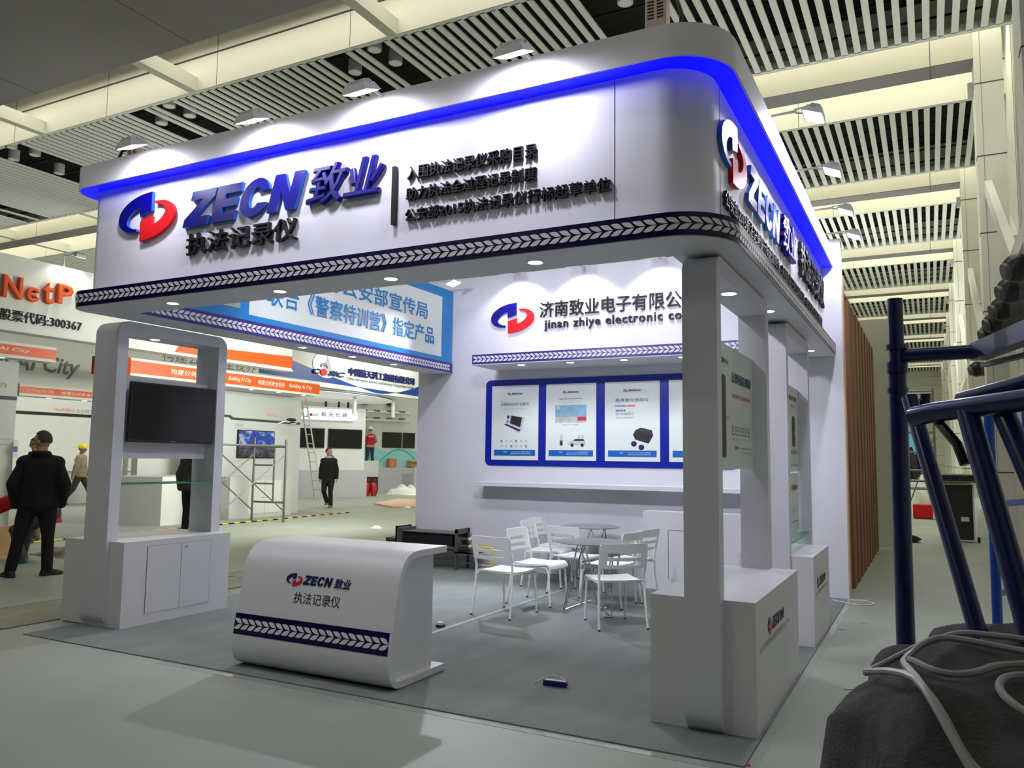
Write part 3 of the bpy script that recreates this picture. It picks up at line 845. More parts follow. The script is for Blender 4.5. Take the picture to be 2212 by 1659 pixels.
# ================================================================== FRAMES, CABINETS, COUNTER
def frame(label, x0, x1, y0, y1, zt=2.555, post=.10, rad=.11):
    t = thing('display_stand', label, 'display stand', ((x0 + x1) / 2, (y0 + y1) / 2, 0), 0, 'white upright frames that carry the canopy')
    out = rrect(y0, .0, y1, zt, rad, 8)
    inn = rrect(y0 + post, .12, y1 - post, zt - .10, .004, 1)
    m = MB()
    # ring between rounded outline and rectangular opening
    def ring(x):
        return [Vector((x, a, b)) for a, b in out], [Vector((x, a, b)) for a, b in inn]
    n = len(out)
    # split into four convex-ish pieces: two posts, top, bottom
    left = [p for p in out if p[0] < (y0 + y1) / 2]; rightp = [p for p in out if p[0] >= (y0 + y1) / 2]
    top = sorted([p for p in left if p[1] > zt / 2], key=lambda p: p[1]); bot = sorted([p for p in left if p[1] <= zt / 2], key=lambda p: p[1])
    ri = out
    hole = [(y0 + post, .12), (y1 - post, .12), (y1 - post, zt - .10), (y0 + post, zt - .10)]
    from mathutils.geometry import tessellate_polygon
    loops = [[Vector((a, b, 0)) for a, b in out], [Vector((a, b, 0)) for a, b in reversed(hole)]]
    tri = tessellate_polygon(loops); allp = out + list(reversed(hole))
    for x, s in ((x1, 1), (x0, -1)):
        fs = []
        for q in tri:
            a, b, c = (Vector(allp[i]) for i in q)
            ccw = (b - a).cross(c - a) > 0
            fs.append(tuple(q) if ccw == (s > 0) else tuple(q)[::-1])
        m.add([(x, a, b) for a, b in allp], fs, M_WHITE)
    # plane YZ seen from +x: u=y, v=z is right handed
    m.add([(x0, a, b) for a, b in out] + [(x1, a, b) for a, b in out], [(i, (i + 1) % n, n + (i + 1) % n, n + i) for i in range(n)], M_WHITE)
    k = 4
    m.add([(x0, a, b) for a, b in hole] + [(x1, a, b) for a, b in hole], [(i, k + i, k + (i + 1) % k, (i + 1) % k) for i in range(k)], M_WHITE)
    m.build('frame', t, smooth=30)
    return t
FLx = (-6.335, -6.04)
f1 = frame('white upright frame at the left end holding the television and glass shelf', FLx[0], FLx[1], 4.40, 5.58)
downlight(f1, -6.17, 4.86, 2.454, .04, 4)
bb = MB(); bb.box((-6.30, 4.50, 1.385), (-6.16, 5.48, 2.09), M_WHITE); bb.build('screen_panel', f1)
f2 = frame('white upright frame at the right front corner with the nearest poster', -1.19, -1.0, 4.30, 5.87)
downlight(f2, -1.07, 4.93, 2.454, .045, 4)
f3 = frame('white upright frame on the right side, nearer the back wall', -1.19, -1.0, 6.66, 8.03)
downlight(f3, -1.09, 7.02, 2.454, .04, 4)
# television
tv = thing('television', 'large black switched-off television on the left white frame', 'television', (-6.1, 5.03, 1.52))
m = MB(); m.box((-6.16, 4.75, 1.65), (-6.09, 5.3, 1.95), M_BLACK); m.build('wall_mount', tv)
def tvbox(mb, y0, y1, z0, z1, x, tilt, tk=.035):
    vs = []
    for xx in (x - tk, x):
        vs += [(xx, y0, z0), (xx, y1, z0), (xx + tilt, y1, z1), (xx + tilt, y0, z1)]
    return vs
vs = tvbox(None, 4.555, 5.465, 1.525, 2.045, -6.055, .02)
MB().add(vs, [(0, 1, 2, 3)[::-1], (4, 5, 6, 7), (0, 1, 5, 4), (1, 2, 6, 5), (2, 3, 7, 6), (3, 0, 4, 7)], M_BLACK).build('casing', tv)
vs = tvbox(None, 4.567, 5.453, 1.55, 2.035, -6.0525, .0187, .002)
MB().add(vs, [(0, 1, 2, 3)[::-1], (4, 5, 6, 7), (0, 1, 5, 4), (1, 2, 6, 5), (2, 3, 7, 6), (3, 0, 4, 7)], M_SCREEN).build('screen', tv)
m = MB(); m.box((-6.0525, 4.98, 1.533), (-6.0515, 5.04, 1.541), M_PGREY); m.build('badge', tv)
def glass_shelf(label, x0, x1, y0, y1, z):
    m = MB()
    m.box((x0 + .004, y0, z), (x1 - .004, y1, z + .010), M_GLASS)
    m.box((x1 - .004, y0, z), (x1, y1, z + .010), M_GEDGE); m.box((x0, y0, z), (x0 + .004, y1, z + .010), M_GEDGE)
    return tag(m.build('glass_shelf'), label, 'shelf')
glass_shelf('thin green-edged glass shelf below the television in the left frame', -6.33, -6.05, 4.50, 5.48, 1.162)
def cabinet(name, label, x0, x1, y0, y1, zt, doors=None, front_x=True):
    t = thing(name, label, 'cabinet', ((x0 + x1) / 2, (y0 + y1) / 2, 0))
    MB().box((x0, y0, .009), (x1, y1, zt), M_WHITE2).build('body', t)
    if doors:
        ya, ym, yb, za, zb = doors
        g = MB()
        for a, b in ((ya, ym), (ym, yb)):
            d = MB(); d.box((x1 - .004, a + .002, za), (x1 + .0035, b - .002, zb), M_WHITE2)
            do = d.build('door', t)
            if a == ym: MB().cyl((x1 + .0035, ym + .045, zb - .035), .009, .012, M_CHROME, 14, 'x').build('lock', do, smooth=40)
        for z in (za, zb): g.box((x1 - .001, ya - .003, z - .002), (x1 + .0008, yb + .003, z + .002), M_SEAM)
        for y in (ya, ym, yb): g.box((x1 - .001, y - .0025, za), (x1 + .0008, y + .0025, zb), M_SEAM)
        g.build('door_gap', t)
    return t
cabinet('cabinet', 'low white two-door cabinet with small lock under the television', -6.62, -5.86, 4.43, 5.55, .70, (4.655, 5.0, 5.325, .097, .652))
def pedestal(label, y0, y1, lg, sub):
    t = cabinet('pedestal', label, -1.395, -.83, y0, y1, .69)
    m = MB()
    O, U, V, W = Vector((-.83, 0, 0)), Y_, Z_, X_
    y0e, y1e, ze, s = lg
    a, b = emblem(O, U, V, W, y0e, ze, .062, .05, .001, M_PBLUE, M_PRED)
    for q in (a, b):
        for fi in range(len(q.f)): m.add([q.v[i] for i in q.f[fi]], [tuple(range(len(q.f[fi])))], q.mats[q.m[fi]])
    zecn(m, O, U, V, W, y0e + .085, ze - .035, y0e + .32, ze + .035, M_PBLACK, .001)
    text(m, '致业', O, U, V, W, y0e + .335, ze - .035, y0e + .48, ze + .035, M_PBLACK, .015, .2)
    text(m, '公安部单警执法视音频记录仪生产商', O, U, V, W, sub[0], sub[2], sub[1], sub[3], M_PGREY)
    m.build('printed_logo', t)
pedestal('white pedestal at the right front corner, nearest the camera', 4.36, 5.845, (4.755, 0, .508, 1), (4.46, 5.44, .41, .445))
pedestal('white pedestal on the right side, farther back by the wall', 6.68, 7.72, (6.93, 0, .465, 1), (6.80, 7.60, .375, .405))
t = thing('storage_counter', 'tall white storage counter against the back wall behind the chairs', 'cabinet', (-2.3, 8.98, 0))
MB().box((-2.885, 8.75, .009), (-1.6, YB - .001, .86), M_WHITE2).build('body', t)
d = MB(); d.box((-2.59, 8.7465, .13), (-2.1, 8.75, .655), M_WHITE2); d.build('door', t)
g = MB(); g.box((-2.597, 8.748, .125), (-2.592, 8.7505, .66), M_SEAM); g.box((-2.597, 8.748, .656), (-2.09, 8.7505, .661), M_SEAM); g.build('door_gap', t)
# upright poster boards inside the right frames
def hang_poster(label, y0, y1, z0, z1, kind):
    t = thing('standing_poster', label, 'poster', (-1.1, (y0 + y1) / 2, z0), 0)
    m = MB(); x = -1.095
    m.box((x - .015, y0, z0), (x, y1, z1), M_PANELW); m.build('sheet', t)
    m = MB(); O, U, V, W = Vector((x, 0, 0)), Y_, Z_, X_
    h = z1 - z0; w = y1 - y0
    uy = lambda a: y0 + a * w
    vz = lambda b: z0 + b * h
    A = (O, U, V, W)
    if kind == 0:
        zecn(m, *A, uy(.22), vz(.84), uy(.35), vz(.88), M_PBLACK, .001); text(m, '致业', *A, uy(.36), vz(.84), uy(.44), vz(.88), M_PBLACK, .01)
        text(m, '让现场就在眼前', *A, uy(.50), vz(.71), uy(.93), vz(.80), M_PBLUE, .012)
        text(m, '4G实时图传 全网通高清对讲', *A, uy(.50), vz(.585), uy(.92), vz(.625), M_PRED, .004)
        m.prism([(uy(.325) + a, vz(.42) + b) for a, b in rrect(-.075, -.25, .075, .25, .03, 5)], M_PBLACK, *A, .0003, .0015)
        text(m, '执法记录仪', *A, uy(.38), vz(.395), uy(.45), vz(.43), M_PGREY)
        for i in range(6): rect(m, *A, uy(.50 + i * .072), vz(.28), uy(.545 + i * .072), vz(.35), M_PBLACK); rect(m, *A, uy(.505 + i * .072), vz(.286), uy(.54 + i * .072), vz(.344), M_PANELW, .002); rect(m, *A, uy(.513 + i * .072), vz(.305), uy(.53 + i * .072), vz(.33), M_PGREY, .0026); text(m, '功能', *A, uy(.502 + i * .072), vz(.235), uy(.543 + i * .072), vz(.252), M_PGREY, res=1)
        text(m, '致业电子', *A, uy(.56), vz(.16), uy(.65), vz(.19), M_PBLACK, .01); text(m, '全国服务热线 公司网址', *A, uy(.68), vz(.165), uy(.97), vz(.182), M_PGREY, res=1); text(m, '公司地址 济南市高新区', *A, uy(.68), vz(.125), uy(.97), vz(.142), M_PGREY, res=1)
    elif kind == 1:
        text(m, '微型记录仪 小巧随身', *A, uy(.55), vz(.83), uy(.92), vz(.89), M_PBLACK, .006)
        text(m, '高清防抖 超长待机', *A, uy(.6), vz(.75), uy(.85), vz(.785), M_PRED, res=1)
        m.prism([(uy(.76) + a, vz(.47) + b) for a, b in rrect(-.085, -.14, .085, .14, .05, 5)], M_PBLACK, *A, .0003, .0015)
        m.prism([(uy(.78) + .03 * math.cos(j * PI / 6), vz(.45) + .03 * math.sin(j * PI / 6)) for j in range(12)], M_PGREY, *A, .0016, .0025)
        for i in range(6): rect(m, *A, uy(.62 + i * .055), vz(.20), uy(.655 + i * .055), vz(.25), M_PGREY)
        text(m, '致业电子 全国服务热线', *A, uy(.6), vz(.06), uy(.95), vz(.09), M_PBLACK, res=1)
    else:
        text(m, '首家20项检测', *A, uy(.6), vz(.72), uy(.92), vz(.80), M_PBLACK, .006)
        text(m, '20', *A, uy(.705), vz(.70), uy(.765), vz(.82), M_PRED, .01, 0, 0, .004)
        text(m, '权威认证', *A, uy(.68), vz(.56), uy(.82), vz(.59), M_PPALE, res=1)
        for i in range(6): rect(m, *A, uy(.64 + i * .045), vz(.33), uy(.65 + i * .045), vz(.45), M_PPALE)
        text(m, '致业电子 全国服务热线', *A, uy(.62), vz(.17), uy(.92), vz(.20), M_PBLACK, res=1)
    m.build('print', t)
hang_poster('white poster with tall dark device in the front right frame', 4.40, 5.77, 1.375, 2.14, 0)
hang_poster('white poster with small black device, upper sheet in the rear right frame', 6.76, 8.0 - .08, 1.34, 2.105, 1)
hang_poster('white poster with red numeral, lower sheet in the rear right frame', 6.76, 7.95 - .05, .80, 1.325, 2)
glass_shelf('clear glass shelf under the posters in the rear right frame', -1.19, -1.0, 6.76, 7.93, .775)

# ------------------------------------------------------------------ reception desk: C-shaped shell, leaning front
dk = thing('reception_desk', 'white curved reception desk with leaf band and emblem at the front of the stand', 'desk', (-3.58, 4.4, 0))
XD0, XD1 = -4.23, -2.93
prof = [(4.695, .012), (4.18, .012), (4.135, .022), (4.098, .048), (4.074, .085), (4.066, .13), (4.068, .20), (4.082, .30), (4.15, .655), (4.168, .715),
        (4.20, .765), (4.245, .803), (4.30, .823), (4.37, .83), (4.695, .83)]
def offset(p, d):
    q = []
    for i in range(len(p)):
        a = Vector(p[max(0, i - 1)]); b = Vector(p[min(len(p) - 1, i + 1)])
        t = (b - a).normalized(); q.append((p[i][0] + t.y * d, p[i][1] - t.x * d))
    return q
pin = offset(prof, .042)
pin[0] = (prof[0][0], prof[0][1] + .042); pin[-1] = (prof[-1][0], prof[-1][1] - .042)
m = MB(); n = len(prof)
def pf(x): return [(x, a, b) for a, b in prof], [(x, a, b) for a, b in pin]
o0, i0 = pf(XD0); o1, i1 = pf(XD1)
m.add(o0 + o1, [(i, i + 1, n + i + 1, n + i) for i in range(n - 1)], M_WHITE2)
m.add(i0 + i1, [(i, n + i, n + i + 1, i + 1) for i in range(n - 1)], M_WHITE2)
m.add(o1 + i1, [(i, i + 1, n + i + 1, n + i) for i in range(n - 1)], M_WHITE2)
m.add(o0 + i0, [(i, n + i, n + i + 1, i + 1) for i in range(n - 1)], M_WHITE2)
for e in (0, n - 1):
    a, b, c, d = o0[e], o1[e], i1[e], i0[e]
    m.add([a, b, c, d], [(0, 1, 2, 3) if e else (3, 2, 1, 0)], M_WHITE2)
m.build('shell', dk, smooth=35)
for xa, xb in ((XD1 - .075, XD1 - .055), (XD0 + .055, XD0 + .075)):
    m = MB()
    poly = [(a, b) for a, b in offset(prof, .041)]
    poly[0] = (4.615, .054); poly[-1] = (4.615, .788)
    m.prism(poly, M_WHITE2, (0, 0, 0), Y_, Z_, X_, xa, xb)
    m.build('side_panel', dk)
# printed band and name follow the leaning front
lean = Vector((0, 4.15 - 4.082, .655 - .30)); LV = lean.normalized(); OW = Vector((0, 4.082, .30))
WN = Vector((0, -LV.z, LV.y))
DO = OW
def dv(z): return (z - .30) / LV.z
m = MB()
def fronty(z):
    for (a, b), (c, d) in zip(prof[4:], prof[5:]):
        if b <= z <= d: return a + (c - a) * (z - b) / (d - b)
zs = [.222, .245, .27, .30, .33, .357]
xb1 = XD1 - .018
vs = []
for z in zs: vs += [(XD0 + .001, fronty(z) - .0015, z), (xb1, fronty(z) - .0015, z)]
m.add(vs, [(2 * i, 2 * i + 1, 2 * i + 3, 2 * i + 2) for i in range(len(zs) - 1)], M_NAVY)
bo = m.build('leaf_band', dk)
lf = MB()
for i in range(21):
    for sgn in (1, -1):
        pts = []
        for a, b in LEAF:
            z = .289 + sgn * b * .036
            pts.append(Vector((XD0 + .002 + (i + a) * .0605, fronty(z) - .003, z)))
        if sgn > 0: pts = pts[::-1]
        if pts[0].x < xb1 + 1: lf.add(pts, [tuple(range(len(pts)))], M_LEAF)
lf.build('leaf_pattern', bo)
m = MB()
KD = 1.0
a, b = emblem(DO, X_, LV, WN, -3.765, dv(.607), .072, .043, .0012, M_PBLUE, M_PRED)
for q in (a, b):
    for fi in range(len(q.f)): m.add([q.v[i] for i in q.f[fi]], [tuple(range(len(q.f[fi])))], q.mats[q.m[fi]])
zecn(m, DO, X_, LV, WN, -3.69, dv(.582), -3.443, dv(.640), M_PBLUE, .0012, None, .25)
text(m, '致业', DO, X_, LV, WN, -3.43, dv(.578), -3.292, dv(.640), M_PBLUE, .02, .25)
text(m, '执法记录仪', DO, X_, LV, WN, -3.745, dv(.462), -3.36, dv(.533), M_PBLACK)
m.build('printed_logo', dk)

# ------------------------------------------------------------------ chairs and tables
def make_chair():
    t = thing('stacking_chair', 'white stacking chair', 'chair', (0, 0, 0), 0, 'white plastic chairs around the glass tables')
    W2, D2, ZS = .195, .20, .405
    # moulded seat: flat with a front edge that rolls down, slightly dished
    ys = [-.19, -.12, 0, .10, .165, .195, .212, .218]; zz = [.004, -.004, -.006, -.002, .004, -.002, -.022, -.045]
    rows = []
    for y, z in zip(ys, zz):
        rows.append([Vector((x, y, ZS + z + .006 * (abs(x) / W2) ** 2)) for x in (-W2, -W2 * .6, -W2 * .2, W2 * .2, W2 * .6, W2)])
    m = MB(); nx = 6; ny = len(rows)
    topv = [p for r in rows for p in r]; low = [p + Vector((0, -.004 if i // nx > 4 else 0, -.016)) for i, p in enumerate(topv)]
    m.add(topv, [(r * nx + c, r * nx + c + 1, (r + 1) * nx + c + 1, (r + 1) * nx + c) for r in range(ny - 1) for c in range(nx - 1)], M_CHAIR)
    m.add(low, [(r * nx + c, (r + 1) * nx + c, (r + 1) * nx + c + 1, r * nx + c + 1) for r in range(ny - 1) for c in range(nx - 1)], M_CHAIR)
    N = nx * ny
    per = [c for c in range(nx)] + [r * nx + nx - 1 for r in range(1, ny)] + [(ny - 1) * nx + c for c in range(nx - 2, -1, -1)] + [r * nx for r in range(ny - 2, 0, -1)]
    m.add(topv + low, [(per[i], N + per[i], N + per[(i + 1) % len(per)], per[(i + 1) % len(per)]) for i in range(len(per))], M_CHAIR)
    m.build('seat', t, smooth=40, world=False)
    # curved slotted backrest
    bk = MB()
    def bp(u, z, d=0):    # u -1..1 across, z height; back curves away behind the sitter
        return Vector((u * .205, -.205 - (z - ZS) * .20 - .028 * (1 - u * u) + d, z))
    cols = [-1, -.72, -.36, 0, .36, .72, 1]
    bands = [(.515, .545), (.580, .610), (.645, .725)]
    def patch(u0, u1, z0, z1, n):
        us = [u0 + (u1 - u0) * i / n for i in range(n + 1)]
        f = [bp(u, z0, .006) for u in us] + [bp(u, z1, .006) for u in us]
        b_ = [bp(u, z0, -.006) for u in us] + [bp(u, z1, -.006) for u in us]
        k = n + 1
        bk.add(f, [(i + 1, i, k + i, k + i + 1) for i in range(n)], M_CHAIR)
        bk.add(b_, [(i, i + 1, k + i + 1, k + i) for i in range(n)], M_CHAIR)
        bk.add(f + b_, [(i, i + 1, 2 * k + i + 1, 2 * k + i) for i in range(n)] + [(k + i + 1, k + i, 3 * k + i, 3 * k + i + 1) for i in range(n)], M_CHAIR)
        bk.add([f[0], f[k], b_[k], b_[0]], [(0, 1, 2, 3)], M_CHAIR); bk.add([f[n], f[k + n], b_[k + n], b_[n]], [(3, 2, 1, 0)], M_CHAIR)
    for a, b in bands: patch(-.72, .72, a, b, 8)
    patch(-1, -.72, .515, .725, 3); patch(.72, 1, .515, .725, 3)
    bk.build('backrest', t, smooth=40, world=False)
    for s in (-1, 1):
        m = MB(); m.tube([(s * .215, -.252, .009), (s * .205, -.212, .26), (s * .20, -.203, .45), (s * .205, -.23, .55), (s * .205, -.262, .71)], .0105, M_CHAIR, 8)
        m.cyl((s * .215, -.252, .009), .0115, .012, M_RUBBER, 8)
        m.build('rear_leg', t, smooth=40, world=False)
        m = MB(); m.tube([(s * .188, .215, .009), (s * .182, .19, .33), (s * .178, .165, .378), (s * .178, .05, .385), (s * .19, -.2, .385)], .0105, M_CHAIR, 8)
        m.cyl((s * .188, .215, .009), .0115, .012, M_RUBBER, 8)
        m.build('front_leg', t, smooth=40, world=False)
    m = MB(); m.tube([(-.18, .10, .378), (.18, .10, .378)], .009, M_CHAIR, 8); m.build('crossbar', t, smooth=40, world=False)
    return t
ch0 = make_chair()
CH = [(-3.50, 6.665, R(-8), 'white chair in front with its back to the camera, left of the tables'),
      (-3.48, 7.32, R(-92), 'white chair facing right, second behind the front left chair'),
      (-3.87, 8.38, R(-86), 'white chair facing right, next to last toward the back wall'),
      (-3.99, 8.84, R(-92), 'white chair facing right, farthest back and touching the wall side'),
      (-3.38, 8.05, R(-14), 'white chair tucked between the left row and the near glass table'),
      (-2.86, 7.62, R(82), 'white chair facing left, on the right of the near glass table'),
      (-2.83, 8.06, R(76), 'white chair facing left, half hidden, beside the tall white counter'),
      (-2.475, 6.70, R(40), 'white chair in front with its back to the camera, right of the tables')]
for i, (x, y, a, l) in enumerate(CH):
    if i == 0:
        ch0.location = (x, y, 0); ch0.rotation_euler = (0, 0, a); ch0['label'] = l
        WORLD[ch0.name] = Matrix.Translation((x, y, 0)) @ Matrix.Rotation(a, 4, 'Z')
    else: dup(ch0, (x, y, 0), a, l)
def make_table():
    t = thing('glass_table', 'round glass table', 'table', (0, 0, 0), 0, 'round glass tables on chrome legs')
    m = MB(); m.cyl((0, 0, .655), .335, .007, M_TGLASS, 48); m.build('glass_top', t, smooth=40, world=False)
    m = MB()
    ring = [(.335 * math.cos(2 * PI * i / 48), .335 * math.sin(2 * PI * i / 48), .6585) for i in range(48)]
    m.tube(ring, .0042, mat('table_glass_edge', (96, 110, 106), .2), 6, closed=True); m.build('glass_rim', t, smooth=True, world=False)
    for k in range(3):
        a = R(90 + 120 * k); c, s = math.cos(a), math.sin(a)
        m = MB()
        for q in (-1, 1):
            ox, oy = -s * .045 * q, c * .045 * q
            a2 = a + R(60) * q
            m.tube([(.26 * c + ox * .6, .26 * s + oy * .6, .016), (.20 * math.cos(a2), .20 * math.sin(a2), .652)], .007, M_CHROME, 8)
        m.tube([(.26 * c, .26 * s, .03), (0, 0, .12)], .007, M_CHROME, 8)
        m.tube([(.26 * c - s * .05, .26 * s + c * .05, .016), (.26 * c + s * .05, .26 * s - c * .05, .016)], .0085, M_CHROME, 8)
        m.build('leg', t, smooth=40, world=False)
        m = MB(); m.cyl((.20 * math.cos(a + R(60)), .20 * math.sin(a + R(60)), .640), .012, .016, M_CHROME, 12); m.build('glass_support', t, smooth=40, world=False)
    return t
tb0 = make_table(); tb0.location = (-2.84, 7.1, 0); tb0['label'] = 'round glass table on thin chrome legs, the nearer of the pair'
WORLD[tb0.name] = Matrix.Translation((-2.84, 7.1, 0))
dup(tb0, (-3.50, 8.70, 0), R(25), 'round glass table on thin chrome legs, the farther one by the wall')

# ------------------------------------------------------------------ fan coil unit on stand at the left end of the back wall
h = thing('fan_coil_unit', 'dark steel fan coil unit with yellow pipes standing by the back wall', 'fan coil unit', (-5.85, 9.0, 0))
MB().box((-6.22, 8.86, .27), (-5.40, 9.14, .455), mat('fan_black_inside', (10, 10, 12), .8)).build('body', h)
m = MB(); m.box((-6.24, 8.83, .455), (-5.38, 9.16, .467), M_STEEL); m.box((-6.24, 8.835, .27), (-5.38, 8.85, .30), M_STEEL); m.build('top_plate', h)
for x in (-6.31, -5.39):
    m = MB(); m.box((x, 8.82, .01), (x + .022, 8.86, .52), M_DARKST); m.box((x, 9.12, .01), (x + .022, 9.16, .52), M_DARKST)
    m.box((x, 8.82, .47), (x + .022, 9.16, .52), M_DARKST)
    if x < -6: m.box((x, 8.82, .25), (x + .10, 9.16, .5), M_DARKST)
    else: m.box((x - .06, 8.86, .26), (x, 8.99, .42), M_DARKST)
    m.build('end_frame', h)
m = MB(); m.box((-6.47, 8.83, .335), (-6.28, 9.1, .36), M_DARKST); m.box((-6.47, 8.83, .20), (-6.45, 9.1, .36), M_DARKST); m.build('drain_bracket', h)
m = MB(); m.box((-6.31, 8.82, .215), (-5.15, 8.85, .24), M_DARKST); m.box((-6.31, 9.12, .215), (-5.15, 9.15, .24), M_DARKST); m.box((-5.4, 8.82, .225), (-5.1, 9.15, .24), M_BLACK); m.build('tray', h)
m = MB()
for z in (.385, .295):
    m.tube([(-5.39, 9.0, z), (-5.28, 9.0, z)], .022, mat('brass_fitting', (150, 130, 90), .35, .8), 10)
    m.tube([(-5.28, 9.0, z), (-5.25, 9.0, z)], .026, M_WHITE2, 10)
m.build('pipe_fitting', h, smooth=40)
m = MB(); m.tube([(-5.25, 9.0, .385), (-5.13, 9.0, .385)], .017, M_YELLOW, 10); m.tube([(-5.25, 9.0, .295), (-4.98, 9.02, .295), (-4.95, 9.02, .28), (-4.95, 9.02, .06)], .017, M_YELLOW, 10)
m.cyl((-4.95, 9.02, .015), .03, .06, M_YELLOW, 12); m.build('yellow_pipe', h, smooth=40)
m = MB(); m.tube([(-6.3, 9.13, .12), (-4.97, 9.05, .06)], .011, M_WCABLE, 8); m.build('white_pipe', h, smooth=40)

# ------------------------------------------------------------------ floodlights on arms
def flood(label, lens, base, aim, power, glow=True, col=FLOOD, ang=180, grp='floodlights clipped to the white stand', m_lens=None):
    L = Vector(lens); B = Vector(base); A = Vector(aim)
    t = thing('floodlight', label, 'floodlight', tuple(B), 0, grp)
    d = (A - L).normalized()
    side = Vector((L.x - B.x, L.y - B.y, 0)).normalized()
    wv = Vector((-side.y, side.x, 0)); 
    u = wv; v_ = d.cross(u).normalized()
    def at(a, b, c): return L + u * a + v_ * b + d * c
    m = MB()
    # shallow trapezoid housing with cooling fins on the back
    fr = [at(-.10, -.075, 0), at(.10, -.075, 0), at(.10, .075, 0), at(-.10, .075, 0)]
    bk = [at(-.075, -.05, -.05), at(.075, -.05, -.05), at(.075, .05, -.05), at(-.075, .05, -.05)]
    m.add(fr + bk, [(0, 1, 5, 4), (1, 2, 6, 5), (2, 3, 7, 6), (3, 0, 4, 7), (4, 5, 6, 7), (3, 2, 1, 0)], M_ALU)
    for q in range(7):
        a = -.06 + .02 * q
        m.add([at(a - .002, -.045, -.048), at(a + .002, -.045, -.048), at(a + .002, .045, -.048), at(a - .002, .045, -.048),
               at(a - .002, -.03, -.07), at(a + .002, -.03, -.07), at(a + .002, .03, -.07), at(a - .002, .03, -.07)],
              [(0, 1, 5, 4), (1, 2, 6, 5), (2, 3, 7, 6), (3, 0, 4, 7), (4, 5, 6, 7)], M_ALU)
    m.build('housing', t)
    m = MB(); ln = [at(-.088, -.063, .003), at(.088, -.063, .003), at(.088, .063, .003), at(-.088, .063, .003)]
    nm = (ln[1] - ln[0]).cross(ln[2] - ln[0])
    m.add(ln, [(0, 1, 2, 3) if nm.dot(d) > 0 else (3, 2, 1, 0)], m_lens or M_LAMP); m.build('lens', t)
    m = MB(); e = at(0, 0, -.055)
    mid = Vector((L.x - side.x * .03, L.y - side.y * .03, e.z)) 
    for q in (-1, 1): m.tube([e + u * .085 * q, L - side * .12 + u * .03 * q + Vector((0, 0, e.z - L.z + .01))], .006, M_ALU, 6)
    m.tube([L - side * .11 + Vector((0, 0, e.z - L.z + .01)), Vector((B.x, B.y, e.z + .005)), B], .011, M_ALU, 8)
    m.build('arm', t, smooth=40)
    m = MB(); m.box((B.x - .03, B.y - .03, B.z - .0), (B.x + .03, B.y + .03, B.z + .02), M_ALU); m.build('clamp', t)
    if power:
        lo = L + d * .02
        spot_light('floodlight_lamp', tuple(lo), tuple(A), power, col, ang, .45, .05)
    return t
fl_l = ['farthest left', 'second from the left', 'third from the left', 'nearest the right corner']
for (x, z), l in zip(((-5.124, 3.665), (-3.926, 3.635), (-3.023, 3.645), (-1.969, 3.645)), fl_l):
    flood('lit floodlight over the front sign, ' + l, (x, 3.75, z), (x + .02, 4.05, 3.72), (x - .02, 4.05, 2.9), 31)
fr_l = ['nearest the corner', 'second along the aisle', 'third along the aisle', 'farthest by the back wall']
for y, l in zip((5.68, 6.88, 8.06, 8.98), fr_l):
    flood('lit floodlight over the right side sign, ' + l, (-.64, y, 3.80), (-.98, y, 3.72), (-1.0, y, 2.9), 38)
fb_l = ['left of the company emblem', 'over the middle of the company name', 'right, near the front post']
for x, l in zip((-4.70, -3.79, -2.80), fb_l):
    flood('floodlight on the back wall top, ' + l, (x, 8.87, 3.79), (x, 9.25, 3.86), (x, 9.22, 3.1), 30, ang=120, m_lens=M_LAMPM)
flood('dazzling floodlight at the corner above the blue sign board', (-5.42, 8.72, 3.68), (-5.9, 8.72, 3.72), (-4.2, 5.6, .6), 600, ang=76)
def ctrl(label, c, rot, sx, sy, sz, cab):
    t = thing('control_box', label, 'control box', c, rot, 'light control boxes on the canopy')
    m = MB(); m.box((-sx, -sy, 0), (sx, sy, sz), mat('pinkish_aluminium', (200, 176, 160), .4, .3), .006); o = m.build('case', t, world=False)
    m = MB()
    for q in range(6):
        for s in (-1, 1): m.box((s * sx * .45 - sx * .3, -sy - .002, sz * .55 + q * .02), (s * sx * .45 + sx * .3, -sy + .001, sz * .55 + q * .02 + .008), M_BLACK)
    m.build('vent_slots', t, world=False)
    m = MB(); m.tube(cab, .012, M_BLACK, 8); m.build('cable', t, smooth=40, world=False)
    return t
c1 = ctrl('small tilted metal control box with black cable at the left canopy corner', (-5.62, 4.22, 3.72), R(10), .05, .035, .24,
          [(-.02, 0, .22), (-.10, 0, .27), (-.20, 0, .20), (-.24, 0, .10), (-.24, 0, .0)])
c1.rotation_euler = (0, R(-28), R(10))
c2 = ctrl('tall upright metal control box on top of the right canopy corner', (-1.32, 4.30, 3.72), R(0), .062, .045, .42,
          [(.05, 0, .40), (.10, 0, .40), (.14, 0, .25), (.13, 0, .0)])
# power bank and other bits on the carpet
p = thing('power_bank', 'small navy and white power bank with white cable on the carpet', 'power bank', (-2.13, 4.72, .009), R(6))
MB().box((-.075, -.018, 0), (.075, .018, .034), mat('power_bank_navy', (24, 20, 110), .35), .004).build('case', p, world=False)
MB().box((-.065, -.012, .0335), (.07, .014, .036), M_WHITE2).build('white_face', p, world=False)
MB().box((.074, -.012, .008), (.082, .012, .028), M_RED).build('port_cover', p, world=False)
MB().tube([(.06, .01, .038), (.02, .03, .05), (-.04, .05, .05), (-.10, .04, .02), (-.14, .01, .004)], .004, M_WCABLE, 8).build('cable', p, smooth=40, world=False)
o = MB().box((-3.72, 5.81, .009), (-3.665, 5.87, .03), M_NAVY).box((-3.715, 5.815, .03), (-3.67, 5.865, .05), M_WHITE2).build('small_box')
tag(o, 'small blue and white box on the carpet beside the reception desk', 'box')

